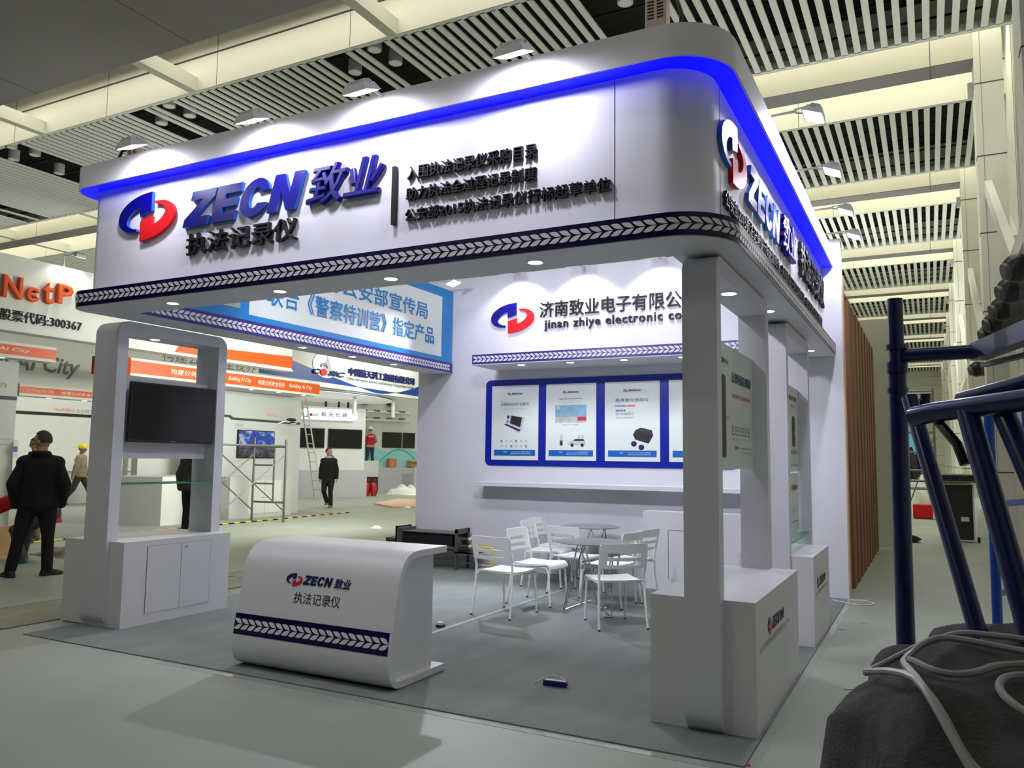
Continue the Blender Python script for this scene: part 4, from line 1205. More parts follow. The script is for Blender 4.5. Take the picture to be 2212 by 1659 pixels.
# ================================================================== RIGHT SIDE: aisle, brown stand, scaffold, heap
ws = thing('slatted_stand_wall', 'brown wooden wall of vertical fins on the stand behind, along the aisle', 'partition', (-.9, 12.2, 0), 0, None, 'thing')
m = MB(); m.box((-1.05, 9.42, 0), (-.86, 14.95, 3.36), M_WOOD); m.build('wall_board', ws)
m = MB()
y = 10.05
while y < 14.9:
    m.box((-.86, y, .0), (-.80, y + .33, 3.34), M_WOOD); y += .545
m.build('fins', ws)
m = MB(); m.box((-.86, 9.42, 0), (-.83, 9.50, 3.40), M_PINE); m.build('edge_board', ws)
MB().box((-1.05, 9.42, 3.36), (-.82, 14.95, 3.38), M_PINE).build('top_board', ws)
o = MB().box((-1.6, 15.3, 0), (-.47, 15.42, 3.95), mat('pale_green_board', (196, 200, 182), .6)); o.box((-1.3, 15.295, 0), (-1.296, 15.3, 3.95), M_SEAM)
tag(o.build('partition_board'), 'tall pale board partition behind the brown slatted wall', 'partition', None, 'thing')
rc = thing('rolled_carpet', 'flattened roll of black carpet on the floor past the blue scaffold post', 'carpet roll', (-.6, 16.7, 0), R(15))
rings = []
for k in range(3):
    pts = [(-.36, 0, .06), (-.30, 0, .13), (0, 0, .17), (.28, 0, .11), (.34, 0, .05), (.25, 0, .015), (-.25, 0, .015)]
m = MB()
def rl(y): return [Vector((a * (1 - .0 * y), y, b)) for a, _, b in [(-.36, 0, .06), (-.30, 0, .13), (0, 0, .17), (.28, 0, .11), (.36, 0, .06), (.27, 0, .015), (-.27, 0, .012)]]
def ri(y): return [Vector((a * .8, y, .02 + b * .7)) for a, _, b in [(-.36, 0, .06), (-.30, 0, .13), (0, 0, .17), (.28, 0, .11), (.36, 0, .06), (.27, 0, .015), (-.27, 0, .012)]]
m.loft([rl(-.3), rl(.9)], mat('black_carpet_back', (58, 60, 60), .9)); m.loft([ri(-.302), ri(-.1)], M_BLACK)
m.build('roll', rc, world=False)
fc = thing('flight_case', 'black flight case with metal edges standing in the aisle', 'flight case', (.42, 17.25, 0), R(3))
MB().box((-.25, -.16, .03), (.25, .4, 1.06), M_CASE).build('case_body', fc, world=False)
m = MB()
for x in (-.25, .25):
    for y in (-.16, .4): m.box((x - .014, y - .014, .02), (x + .014, y + .014, 1.07), M_ALU)
for z in (.03, 1.06):
    for y in (-.16, .4): m.box((-.25, y - .014, z - .014), (.25, y + .014, z + .014), M_ALU)
m.build('metal_edge', fc, world=False)
MB().box((.04, -.172, .38), (.17, -.158, .46), M_ALU).build('handle_plate', fc, world=False)
for x in (-.18, .30):
    m = MB(); m.cyl((x, -.1, .05), .05, .04, M_RUBBER, 14, 'x'); m.build('caster', fc, smooth=40, world=False)
o = MB().box((-.45, 16.95, 1.085), (.95, 17.75, 1.115), mat('grey_table_board', (104, 106, 104), .5)); 
tag(o.build('board'), 'grey board lying on top of the black flight case', 'board')
tk = thing('tool_case', 'small dark case with silver edge on the grey board', 'case', (.45, 17.3, 1.115))
MB().box((-.3, -.1, 0), (.35, .2, .13), M_CASE).build('case_body', tk, world=False); MB().box((-.3, -.105, .11), (.35, -.1, .135), M_ALU).build('metal_edge', tk, world=False)
# crumpled white sheet
def blob(name, label, cat, c, sx, sy, sz, m, seed, nx=18, parent=None):
    rr = random.Random(seed); g = MB(); vs = []
    ph = [(rr.uniform(1.5, 4), rr.uniform(1.5, 4), rr.uniform(0, 6)) for _ in range(5)]
    for j in range(nx + 1):
        for i in range(nx + 1):
            u, v_ = i / nx * 2 - 1, j / nx * 2 - 1
            e = max(0, 1 - (u * u + v_ * v_) ** 1.3) if u * u + v_ * v_ < 1 else 0
            hgt = sum(math.sin(a * u * 3 + b * v_ * 3 + p_) for a, b, p_ in ph) / 5
            vs.append((c[0] + u * sx, c[1] + v_ * sy, c[2] + .004 + sz * e ** .6 * (1 + .5 * hgt)))
    k = nx + 1
    g.add(vs, [(j * k + i, j * k + i + 1, (j + 1) * k + i + 1, (j + 1) * k + i) for j in range(nx) for i in range(nx)], m)
    return tag(g.build(name, smooth=50), label, cat)
blob('plastic_sheet', 'heap of white sheeting on the aisle floor right of the flight case', 'sheet', (.83, 18.8, 0), .28, .5, .62, M_PLASTIC, 3)
# far steel scaffold tower and clutter at the end of the aisle
st = thing('scaffold_tower', 'slim dull steel scaffold tower far down the aisle', 'scaffold', (-.23, 25, 0), 0)
m = None
for x in (-.55, .12):
    for y in (24.6, 25.6):
        MB().tube([(x, y, 0), (x, y, 3.5 if x > 0 else 3.45)], .03, M_STEEL, 8).build('post', st, smooth=40)
for z in (.75, 1.25, 1.75, 2.3, 2.85, 3.2, 3.42):
    for yy in (24.6, 25.6): m = MB(); m.tube([(-.55, yy, z), (.12, yy, z)], .022, M_STEEL, 8); m.build('rung', st, smooth=40)
m = MB(); m.tube([(-.55, 24.6, .3), (.12, 24.6, 2.2)], .018, M_STEEL, 6); m.build('brace', st, smooth=40)
tag(MB().box((-.45, 23.6, .02), (.02, 24.0, .38), M_RED, .03).build('red_case'), 'red case on the floor at the foot of the far scaffold', 'case')
tag(MB().box((.06, 23.55, .02), (.30, 23.9, .22), M_RED, .05).build('red_bag'), 'small red bag on the floor right of the red case', 'bag')
tag(MB().box((-.95, 38, 0), (-.50, 38.1, 3.15), mat('light_blue_board', (110, 190, 220), .6)).build('blue_board'), 'light blue upright board far behind the steel scaffold', 'board')
tag(MB().box((-.5, 40, 0), (-.2, 40.1, 3.0), M_BOOTHW).build('white_board'), 'narrow white upright board far right of the light blue one', 'board')
blob('white_bundle', 'pale bundle piled under the far scaffold tower', 'bundle', (-.1, 26.6, 0), .7, .5, .9, M_BOOTHW, 9)
blob('dark_bundle', 'dark bundle leaning behind the far scaffold tower on the left', 'bundle', (-.55, 28.2, 0), .5, .5, 1.5, M_CASE, 11)
fe = thing('fire_extinguisher', 'tiny red fire extinguisher at the right hall wall, far down the aisle', 'fire extinguisher', (.93, 30.5, 0), 0)
MB().cyl((0, 0, .02), .1, .5, M_EXT, 14).build('cylinder', fe, smooth=40, world=False); MB().tube([(0, 0, .52), (0, 0, .6), (.1, 0, .62)], .03, M_BLACK, 8).build('valve', fe, smooth=40, world=False)
m = MB(); m.tube([(-.95, 9.06, .006), (-.82, 8.96, .006), (-.70, 8.89, .006), (-.58, 8.94, .006), (-.55, 9.06, .006), (-.64, 9.2, .006), (-.79, 9.17, .006)], .008, M_WCABLE, 6)
tag(m.build('floor_cable', smooth=40), 'thin white cable loop on the aisle floor at the wall corner', 'cable')

# blue scaffold close to the camera
bs = thing('scaffold', 'dark blue steel scaffold with tall post and cross tubes close to the camera at right', 'scaffold', (0, 2.6, 0))
PX, PY = -.083, 2.75
m = MB(); m.tube([(PX, PY, 0), (PX, PY, 1.72)], .0265, M_SCAF, 16); m.tube([(PX, PY, 1.70), (PX, PY, 1.935)], .0225, M_SCAF, 16)
m.build('post', bs, smooth=40)
for z0, z1 in ((1.70, 1.735), (1.64, 1.655), (1.775, 1.79)):
    m = MB(); m.cyl((PX, PY, z0), .031, z1 - z0, M_SCAF, 16); m.build('collar', bs, smooth=40)
m = MB(); m.tube([(PX + .02, PY, 1.755), (.160, 2.70, 1.752)], .0215, M_SCAF, 14); m.build('ledger', bs, smooth=40)
m = MB(); m.beam((.135, 2.72, 1.752), (.30, 2.05, 1.752), .045, .05, M_SCAF); m.beam((.15, 2.74, 1.715), (.36, 2.05, 1.70), .02, .012, M_BLACK); m.build('ledger', bs, smooth=40)
m = MB(); m.tube([(-.045, 2.42, 1.60), (.125, 2.10, .86), (.15, 2.0, .62)], .0205, M_SCAF, 12); m.build('brace', bs, smooth=40)
m = MB(); m.tube([(PX + .02, PY - .02, 1.60), (-.03, PY - .05, 1.60), (-.005, PY - .05, 1.615)], .012, M_BLACK, 8); m.tube([(-.01, PY - .05, 1.575), (-.006, PY - .05, 1.63)], .014, M_BLACK, 8); m.build('toggle_pin', bs, smooth=40)
b2 = thing('scaffold', 'second blue scaffold frame lying across the dark cloth heap at the right edge', 'scaffold', (.2, 2.2, .9))
m = MB(); m.tube([(-.035, 2.33, 1.543), (.02, 2.28, 1.552), (.30, 2.02, 1.575)], .0255, M_SCAF, 14); m.build('rail', b2, smooth=40)
m = MB(); m.tube([(.072, 2.28, 1.578), (.20, 2.18, 1.608), (.42, 2.0, 1.66)], .022, M_SCAF, 14); m.build('rail', b2, smooth=40)
m = MB(); m.tube([(.083, 2.22, 1.55), (.17, 2.05, 1.10), (.21, 1.98, .80)], .025, M_SCAF, 12); m.build('leg', b2, smooth=40)
m = MB(); m.tube([(.150, 2.2, 1.56), (.24, 2.05, 1.25), (.31, 1.95, .85)], .025, M_SCAF, 12); m.build('leg', b2, smooth=40)
m = MB(); m.tube([(.02, 2.30, 1.53), (.06, 2.26, 1.47), (.075, 2.25, 1.42)], .012, M_BLACK, 8); m.build('toggle_pin', b2, smooth=40)
b3 = thing('scaffold', 'bright blue thin scaffold frame standing behind the dark tubes', 'scaffold', (.25, 4.1, 0))
for x, y in ((.232, 4.05), (.42, 4.6)):
    m = MB(); m.tube([(x, y, 0), (x, y, 1.75)], .02, M_SCAF2, 12); m.build('post', b3, smooth=40)
for z in (.87, 1.25): 
    m = MB(); m.tube([(.232, 4.05, z), (.42, 4.6, z)], .015, M_SCAF2, 10); m.build('rung', b3, smooth=40)
m = MB(); m.tube([(.21, 4.0, 1.55), (.33, 4.2, .95)], .012, M_SCAF2, 10); m.build('brace', b3, smooth=40)

# heap of dark cloth thrown over something, with a loose grey cable on top
CL = {}
def cloth():
    g = MB(); rr = random.Random(5); nx, ny = 130, 110
    x0, x1, y0, y1 = -.42, 1.0, 1.15, 2.85
    folds = [(rr.uniform(-.3, .7), rr.uniform(1.3, 2.6), rr.uniform(0, PI), rr.uniform(14, 30), rr.uniform(.012, .035)) for _ in range(16)]
    vs = []
    cx, cy, rx, ry_ = .35, 1.98, .52, .60
    for j in range(ny + 1):
        for i in range(nx + 1):
            x = x0 + (x1 - x0) * i / nx; y = y0 + (y1 - y0) * j / ny
            dx, dy = (x - cx) / rx, (y - cy) / ry_
            d = (abs(dx) ** 2.6 + abs(dy) ** 2.6) ** (1 / 2.6)
            ang = math.atan2(dy, dx)
            d *= 1 + .05 * math.sin(ang * 5 + 1) + .03 * math.sin(ang * 11)
            top = 1.0 + .12 * (y - 1.9) + .02 * math.sin(x * 7 + 1) * math.sin(y * 5)
            if d < 1: h = top - .12 * d ** 4
            else: h = max(0.0, (top - .12) - (d - 1) * 3.4)
            f = 0
            for fx_, fy_, fa, fk, am in folds:
                q = (x - fx_) * math.cos(fa) + (y - fy_) * math.sin(fa); l = -(x - fx_) * math.sin(fa) + (y - fy_) * math.cos(fa)
                f += am * math.exp(-(q * fk) ** 2 * .3) * math.exp(-(l * 2.2) ** 2)
            f += .012 * math.sin(ang * 17) * min(1, max(0, d - .6) * 2)
            w1 = x * 9 + 1.6 * math.sin(y * 4.3 + 1) + y * 3; w2 = y * 8 - x * 6 + 1.8 * math.sin(x * 5)
            f += .028 * (1 - abs(math.sin(w1))) ** 2 + .022 * (1 - abs(math.sin(w2 * .7))) ** 2 - .018
            CL[(i, j)] = max(.0, h + f) + .003
            vs.append((x, y, CL[(i, j)]))
    CL['g'] = (x0, x1, y0, y1, nx, ny)
    k = nx + 1
    fs = [(j * k + i, j * k + i + 1, (j + 1) * k + i + 1, (j + 1) * k + i) for j in range(ny) for i in range(nx)]
    g.add(vs, [f for f in fs if any(vs[q][2] > .004 for q in f)], M_CLOTH)
    return tag(g.build('cloth_heap', smooth=True), 'heap of dark grey cloth draped over a cart at the lower right corner', 'cloth')
cloth()
def spline(pts, n=8):
    P_ = [Vector(p) for p in pts]; out = []
    for i in range(len(P_) - 1):
        a = P_[max(0, i - 1)]; b = P_[i]; c = P_[i + 1]; d = P_[min(len(P_) - 1, i + 2)]
        for j in range(n):
            t = j / n
            out.append(.5 * ((2 * b) + (c - a) * t + (2 * a - 5 * b + 4 * c - d) * t * t + (3 * b - a - 3 * c + d) * t ** 3))
    return out + [P_[-1]]
def ch(x, y):
    x0, x1, y0, y1, nx, ny = CL['g']; i = min(nx - 1, max(0, int((x - x0) / (x1 - x0) * nx))); j = min(ny - 1, max(0, int((y - y0) / (y1 - y0) * ny)))
    return max(CL[(a, b)] for a in (i, i + 1) for b in (j, j + 1))
def lay(pts):
    p = spline([(a, b, 0) for a, b in pts], 8)
    z = [max(ch(q.x + dx, q.y + dy) for dx in (-.012, 0, .012) for dy in (-.012, 0, .012)) + .010 for q in p]
    n = len(z)
    zm = [max(z[max(0, i - 3):i + 4]) for i in range(n)]
    zs = [sum(zm[max(0, i - 4):i + 5]) / len(zm[max(0, i - 4):i + 5]) for i in range(n)]
    return [Vector((q.x, q.y, max(a, b))) for q, a, b in zip(p, zs, z)]
m = MB()
for P6 in ([(.50, 1.95), (.13, 2.02), (0, 2.05), (-.085, 2.08), (-.13, 2.04), (-.142, 1.98), (-.12, 1.86), (-.06, 1.72), (.0, 1.58), (.05, 1.50), (.11, 1.47), (.19, 1.47)],
           [(.40, 1.85), (.10, 1.93), (.02, 1.95), (-.035, 1.93), (-.058, 1.87), (-.055, 1.78), (-.02, 1.62), (.04, 1.49), (.10, 1.44), (.2, 1.4)],
           [(-.05, 1.80), (.0, 1.74), (.06, 1.77), (.11, 1.84), (.2, 1.9)],
           [(.25, 1.8), (.14, 1.80), (.10, 1.74), (.105, 1.66), (.16, 1.60), (.25, 1.58)]):
    m.tube(lay(P6), .0072, M_CABLE, 8)
tag(m.build('loose_cable', smooth=40), 'loops of grey cable lying on the dark cloth heap', 'cable')

# ================================================================== LEFT BACKGROUND STANDS
def facex(mb, x, y0, y1, z0, z1, th, m): return mb.box((x - th, y0, z0), (x, y1, z1), m)
def AX(x): return Vector((x, 0, 0)), Y_, Z_, X_
# --- orange and white stand on the left
ns = thing('sign_fascia', 'white hanging sign fascia with big orange letters on the stand at left', 'sign', (-13.4, 10, 3.4))
m = MB(); facex(m, -13.2, 3.5, 14.15, 3.42, 4.64, .25, M_BOOTHW); m.build('fascia_board', ns)
m = MB(); m.prism([(10.86, 3.45), (14.155, 3.47), (14.155, 3.75), (10.98, 3.62)], M_ORANGE, *AX(-13.2), 0, .006); m.build('orange_stripe', ns)
m = MB(); facex(m, -13.15, 3.5, 14.15, 3.39, 3.43, .3, M_BOOTHW); m.build('lower_rim', ns)
m = MB()
text(m, 'N', *AX(-13.2), 7.46, 3.92, 7.78, 4.29, M_ORANGE, .03, 0, .05)
m.build('sign_lettering', ns); m = MB(); text(m, 'є', *AX(-13.2), 7.85, 3.92, 8.07, 4.17, M_ORANGE, .03, 0, .05)
m.build('sign_lettering', ns); m = MB(); text(m, 't', *AX(-13.2), 8.12, 3.93, 8.30, 4.30, M_ORANGE, .03, 0, .05)
m.build('sign_lettering', ns); m = MB(); text(m, 'P', *AX(-13.2), 8.37, 3.98, 8.66, 4.32, M_ORANGE, .03, 0, .05)
m.build('sign_lettering', ns); m = MB(); text(m, 'sa', *AX(-13.2), 9.2, 4.0, 9.65, 4.25, M_ORANGE, .03, 0, .05)
ring = [(8.92 + .17 * math.cos(a), 4.14 + .16 * math.sin(a)) for a in [j * PI / 14 for j in range(29)]] + [(8.92 + .12 * math.cos(a), 4.14 + .11 * math.sin(a)) for a in [j * PI / 14 for j in range(28, -1, -1)]]
m.prism(ring, M_RED, *AX(-13.2), .002, .05)
m.build('sign_lettering', ns)
m = MB(); text(m, '股票代码:300367', *AX(-13.2), 7.47, 3.555, 8.88, 3.745, M_BLACKL, .006, 0, .015); m.build('sign_lettering', ns)
for y, l in ((8.55, 'left'), (9.45, 'right')):
    flood('lit floodlight on the neighbouring white fascia, ' + l + ' one', (-12.9, y, 4.80), (-13.3, y, 4.64), (-13.2, y, 4.1), 16, ang=120, grp='floodlights on the neighbouring stand', col=(1, .95, .85))
def strip(name, label, x, y0, y1, z0, z1, texts, th=.35, lights=(), rim=.05, lz=None, end_round=False):
    t = thing(name, label, 'sign', (x, (y0 + y1) / 2, z0), 0, 'orange title strips of the neighbouring stand')
    m = MB(); facex(m, x, y0, y1, z0 - rim, z1 + rim, th, M_BOOTHW); m.build('strip_board', t)
    if x < -15: MB().box((x - .25, y1 - .2, 0), (x - .1, y1 - .05, z0 - rim), M_BOOTHW).build('support_post', t)
    m = MB(); facex(m, x + .004, y0 + .002, y1, z0, z1, .004, M_ORANGE)
    for s, a, b, sh in texts: text(m, s, *AX(x + .004), a, z0 + (z1 - z0) * .26, b, z0 + (z1 - z0) * .74, M_BOOTHW, .012, sh)
    m.build('orange_stripe', t)
    for y in lights: downlight(t, x - .13, y, z0 - rim, .05, 14, True, 110)
    return t
strip('title_strip', 'orange title strip nearest the left edge of the picture', -13.2, 5.2, 8.45, 3.01, 3.17, (('Building AI City', 6.9, 8.0, .2),), .3, (7.62,))
strip('title_strip', 'orange title strip on the rear white wall beside the left post', -15.6, 9.3, 13.2, 2.58, 2.71, (('Building AI City', 9.45, 10.0, .2), ('构建公共安全视界', 10.15, 11.0, .1)), .3, (9.98, 10.75))
tc = strip('title_strip', 'long orange title strip seen through the left frame and beside it', -13.4, 10.05, 15.37, 2.96, 3.2,
      (('构建公共安全视界', 10.95, 12.25, .1), ('Building AI City', 12.45, 13.1, .2), ('构建公共安全视界', 13.3, 14.15, .1), ('Building AI City', 14.3, 15.1, .2)), .95, (13.25, 14.1, 14.95))
m = MB(); m.add([(-13.4, 10.05, 2.91), (-13.4, 10.05, 3.25), (-13.6, 9.72, 3.25), (-13.6, 9.72, 2.91), (-13.9, 9.6, 3.25), (-13.9, 9.6, 2.91)], [(0, 3, 2, 1)[::-1], (3, 5, 4, 2)[::-1]], M_ORANGE); m.build('strip_end', tc)
o = MB(); facex(o, -13.3, 5.0, 7.9, 0, 2.9, .2, M_GREYW); o.box((-13.31, 5, 2.28), (-13.295, 7.9, 2.34), M_PBLACK)
text(o, '东方网力', *AX(-13.298), 7.25, 2.47, 7.72, 2.56, M_PGREY); text(o, 'visual elephone', *AX(-13.298), 7.3, 1.62, 7.83, 1.66, M_PGREY, res=1); text(o, 'computation', *AX(-13.298), 7.4, 1.53, 7.80, 1.57, M_PGREY, res=1)
tag(o.build('panel_wall'), 'grey wall panel with dark stripe at the left edge of the picture', 'partition', None, 'thing')
# big wall behind with large grey letters
o = MB(); facex(o, -16.1, 6.0, 16.0, 2.62, 4.1, .2, M_BOOTHW)
text(o, 'Building AI City', *AX(-16.1), 7.9, 2.98, 10.85, 3.42, mat('letter_grey', (120, 120, 118), .5), .02, .25)
text(o, '构建公共安全视界', *AX(-16.1), 12.9, 3.64, 15.9, 3.95, mat('letter_grey', (120, 120, 118), .5), .004, .15)
tag(o.build('lettered_wall'), 'white upper wall with large slanted grey letters behind the orange strips', 'partition', None, 'thing')
o = MB(); facex(o, -22.6, 11.9, 17.2, 0, 3.07, .2, M_BOOTHW); o.box((-22.61, 11.9, 2.51), (-22.595, 17.2, 2.60), M_PBLACK)
text(o, 'NetP@sa', *AX(-22.597), 14.5, 2.64, 15.15, 2.76, M_PORANGE); text(o, '东方网力', *AX(-22.597), 15.2, 2.64, 15.75, 2.75, M_PGREY)
o.box((-22.6, 13.0, 1.31), (-22.59, 13.55, 1.78), M_PPALE); o.box((-22.59, 13.02, 1.45), (-22.585, 13.53, 1.60), mat('print_blue_mid', (70, 96, 170), .5))
tag(o.build('panel_wall'), 'white rear wall with dark stripe behind the men at left', 'partition', None, 'thing')
o = MB(); facex(o, -21.7, 13.1, 17.0, 0, .92, .6, M_BOOTHW); o.box((-22.3, 13.0, .92), (-21.66, 17.0, .96), M_BOOTHW)
tag(o.build('display_counter'), 'white counter along the rear wall behind the worker in a yellow helmet', 'counter')
# dahua sign far behind
o = MB(); facex(o, -19.0, 11.2, 15.5, 2.96, 3.5, .2, mat('cream_fascia', (216, 208, 186), .6))
text(o, 'al', *AX(-19.0), 12.44, 3.04, 12.64, 3.2, M_PBLACK, .05, .25); text(o, 'hua', *AX(-19.0), 12.66, 3.04, 13.2, 3.2, M_PBLACK, .05, .25)
ring = [(12.54 + .15 * math.cos(a), 3.12 + .11 * math.sin(a)) for a in [R(80 + 20 * j) for j in range(10)]] + [(12.54 + .125 * math.cos(a), 3.12 + .085 * math.sin(a)) for a in [R(80 + 20 * j) for j in range(9, -1, -1)]]
o.prism(ring, M_RED, *AX(-19.0), .001, .004)
o.box((-19.2, 15.3, 0), (-19.1, 15.4, 3.0), M_BOOTHW)
tag(o.build('far_fascia'), 'cream fascia with a red and black logo far behind at left', 'sign')
# wall with the mountain screen
mw = thing('screen_wall', 'pale grey wall with downlights and a landscape screen beyond the left frame', 'partition', (-14.3, 13.8, 0), 0, None, 'thing')
m = MB(); facex(m, -14.2, 12.4, 15.62, 0, 2.9, .3, M_GREYW); m.build('wall_board', mw)
m = MB(); m.prism([(12.9, 2.29), (13.25, 2.29), (13.33, 2.24), (15.6, 2.22), (15.6, 2.28), (13.4, 2.295), (13.28, 2.35), (12.9, 2.35)], mat('dark_stripe', (66, 68, 68), .5), *AX(-14.2), 0, .004)
text(m, 'NetP@sa', *AX(-14.2), 14.42, 2.36, 14.85, 2.46, M_PORANGE); text(m, '东方网力', *AX(-14.2), 14.95, 2.37, 15.35, 2.45, M_PPALE)
text(m, '多源地图', *AX(-14.2), 13.45, 2.10, 13.70, 2.17, M_PGREY); text(m, 'Service Map Application', *AX(-14.2), 13.45, 2.045, 13.98, 2.085, M_PGREY, res=1)
m.build('printed_text', mw)
def skymat():
    m_ = bpy.data.materials.new('screen_landscape'); m_.use_nodes = True; nt = m_.node_tree; b = nt.nodes['Principled BSDF']
    tc_ = nt.nodes.new('ShaderNodeTexCoord'); sep = nt.nodes.new('ShaderNodeSeparateXYZ'); nt.links.new(tc_.outputs['Generated'], sep.inputs[0])
    n1 = nt.nodes.new('ShaderNodeTexNoise'); n1.inputs['Scale'].default_value = 4.5; n1.inputs['Detail'].default_value = 7; nt.links.new(tc_.outputs['Generated'], n1.inputs['Vector'])
    r1 = nt.nodes.new('ShaderNodeValToRGB'); r1.color_ramp.elements[0].position = .48; r1.color_ramp.elements[0].color = lin((24, 70, 176)); r1.color_ramp.elements[1].position = .62; r1.color_ramp.elements[1].color = lin((190, 200, 220))
    nt.links.new(n1.outputs['Fac'], r1.inputs[0])
    n2 = nt.nodes.new('ShaderNodeTexNoise'); n2.inputs['Scale'].default_value = 7; n2.inputs['Detail'].default_value = 8; nt.links.new(tc_.outputs['Generated'], n2.inputs['Vector'])
    r2 = nt.nodes.new('ShaderNodeValToRGB'); r2.color_ramp.elements[0].color = lin((22, 24, 36)); r2.color_ramp.elements[1].color = lin((104, 106, 124)); r2.color_ramp.elements[0].position = .38; r2.color_ramp.elements[1].position = .7
    nt.links.new(n2.outputs['Fac'], r2.inputs[0])
    ad = nt.nodes.new('ShaderNodeMath'); ad.operation = 'MULTIPLY_ADD'; ad.inputs[1].default_value = .5; nt.links.new(n2.outputs['Fac'], ad.inputs[0]); ad.inputs[2].default_value = .22
    gt = nt.nodes.new('ShaderNodeMath'); gt.operation = 'GREATER_THAN'; nt.links.new(sep.outputs['Z'], gt.inputs[0]); nt.links.new(ad.outputs[0], gt.inputs[1])
    mx = nt.nodes.new('ShaderNodeMix'); mx.data_type = 'RGBA'; nt.links.new(gt.outputs[0], mx.inputs[0]); nt.links.new(r2.outputs[0], mx.inputs[6]); nt.links.new(r1.outputs[0], mx.inputs[7])
    nt.links.new(mx.outputs[2], b.inputs['Emission Color']); b.inputs['Emission Strength'].default_value = .8; b.inputs['Base Color'].default_value = (.01, .01, .01, 1); b.inputs['Roughness'].default_value = .2
    return m_
def tvx(label, x, y0, y1, z0, z1, scr):
    t = thing('television', label, 'television', (x, (y0 + y1) / 2, z0))
    m = MB(); facex(m, x + .05, y0, y1, z0, z1, .05, M_BLACK); m.build('casing', t)
    m = MB(); facex(m, x + .054, y0 + .02, y1 - .02, z0 + .025, z1 - .02, .003, scr); m.build('screen', t)
    return t
tvx('wall television showing blue sky and dark mountains', -14.2, 13.52, 14.68, 1.37, 2.02, skymat())
cam_ = thing('wall_camera', 'small dark camera on a white bracket above the landscape screen', 'camera', (-14.1, 15.0, 2.3))
MB().tube([(-14.2, 14.75, 2.18), (-14.05, 14.85, 2.27), (-13.98, 15.0, 2.27)], .02, M_WHITE2, 8).build('bracket', cam_, smooth=40)
MB().ball((-13.98, 15.05, 2.32), .075, M_BLACK, 12, 8, (.8, 2.2, .6)).build('camera_body', cam_, smooth=True)
MB().tube(spline([(-13.95, 15.15, 2.36), (-13.95, 15.25, 2.34), (-14.0, 15.22, 2.24), (-14.0, 15.05, 2.22)]), .012, M_WCABLE, 6).build('cable', cam_, smooth=40)
cc = thing('storage_cabinet', 'white low cabinets in front of the landscape screen wall', 'cabinet', (-13.9, 13.9, 0))
m = MB(); m.box((-14.2, 13.05, 0), (-13.85, 15.0, .95), M_GREYW); m.build('body', cc)
for y0, y1 in ((13.6, 14.1), (14.12, 14.65)):
    m = MB(); m.box((-13.85, y0, .1), (-13.842, y1, .85), M_BOOTHW); d = m.build('door', cc)
    m = MB(); m.box((-13.842, y1 - .08 if y0 < 14 else y0 + .04, .45), (-13.83, y1 - .04 if y0 < 14 else y0 + .08, .47), M_CHROME); m.build('handle', d)
o = MB(); o.add([(-14.6, 10.72, 0), (-13.65, 11.1, 0), (-13.65, 11.7, 0), (-14.2, 13.0, 0), (-15.2, 13.0, 0)] + [(-14.6, 10.72, .98), (-13.65, 11.1, .98), (-13.65, 11.7, .98), (-14.2, 13.0, .98), (-15.2, 13.0, .98)],
      [(0, 1, 6, 5), (1, 2, 7, 6), (2, 3, 8, 7), (3, 4, 9, 8), (4, 0, 5, 9), (5, 6, 7, 8, 9)], M_BOOTHW)
tag(o.build('display_counter'), 'angled white counter seen through the left frame under the glass shelf', 'counter')
o = MB(); facex(o, -15.2, 11.7, 13.2, 0, 2.9, .2, M_BOOTHW)
tag(o.build('panel_wall'), 'white wall behind the angled counter in the left frame', 'partition', None, 'thing')
for y0, y1 in ((8.9, 9.6), (11.7, 12.6)):
    o = MB(); facex(o, -17.3, y0 + 1.2, y1 + 1.5, 2.95, 3.2, .1, mat('light_box_white', (255, 255, 250), .5, emit=1.0, emit_rgb=(255, 255, 245)))
    o.box((-17.42, y0 + 1.3, 0), (-17.36, y0 + 1.4, 3.1), M_BOOTHW); tag(o.build('light_box'), 'bright white light box behind the neighbouring stand, ' + ('left of the post' if y0 < 10 else 'inside the left frame'), 'light box')
# stand carpet with hazard tape border
o = MB().box((-26, 3, 0), (-13.05, 16.3, .006), mat('light_grey_carpet', (150, 152, 148), .95, noise=(4, .08)))
tag(o.build('carpet'), 'light grey carpet of the neighbouring stand at left', 'carpet')
hz = MB(); y = 3.0; i = 0
hzx = lambda y: -12.67 - (y - 7.77) * .066
while y < 16.4:
    hz.beam((hzx(y), y, .016), (hzx(y + .17), y + .17, .016), .08, .02, M_YELLOW if i % 2 else M_BLACK); y += .17; i += 1
tag(hz.build('hazard_tape'), 'black and yellow hazard tape along the edge of the neighbouring carpet', 'tape')
# steel scaffold frame
sf = thing('scaffold', 'grey steel scaffold with diagonal braces in front of the landscape screen', 'scaffold', (-12.9, 13, 0))
for (x, y, h) in ((-12.46, 13.28, 1.78), (-13.27, 13.16, 1.82), (-12.75, 11.75, 1.78), (-13.5, 11.65, 1.8)):
    m = MB(); m.tube([(x, y, 0), (x, y, h)], .024, M_STEEL, 8); m.build('post', sf, smooth=40)
for z in (.42, 1.62):
    m = MB(); m.tube([(-13.27, 13.16, z), (-12.46, 13.28, z)], .022, M_STEEL, 8); m.build('ledger', sf, smooth=40)
    m = MB(); m.tube([(-13.5, 11.65, z), (-12.75, 11.75, z)], .022, M_STEEL, 8); m.build('ledger', sf, smooth=40)
m = MB(); m.tube([(-12.75, 13.24, .42), (-12.75, 13.24, 1.62)], .02, M_STEEL, 8); m.build('inner_post', sf, smooth=40)
for z in (.82, 1.22):
    m = MB(); m.tube([(-13.27, 13.16, z), (-12.75, 13.24, z)], .018, M_STEEL, 8); m.build('rung', sf, smooth=40)
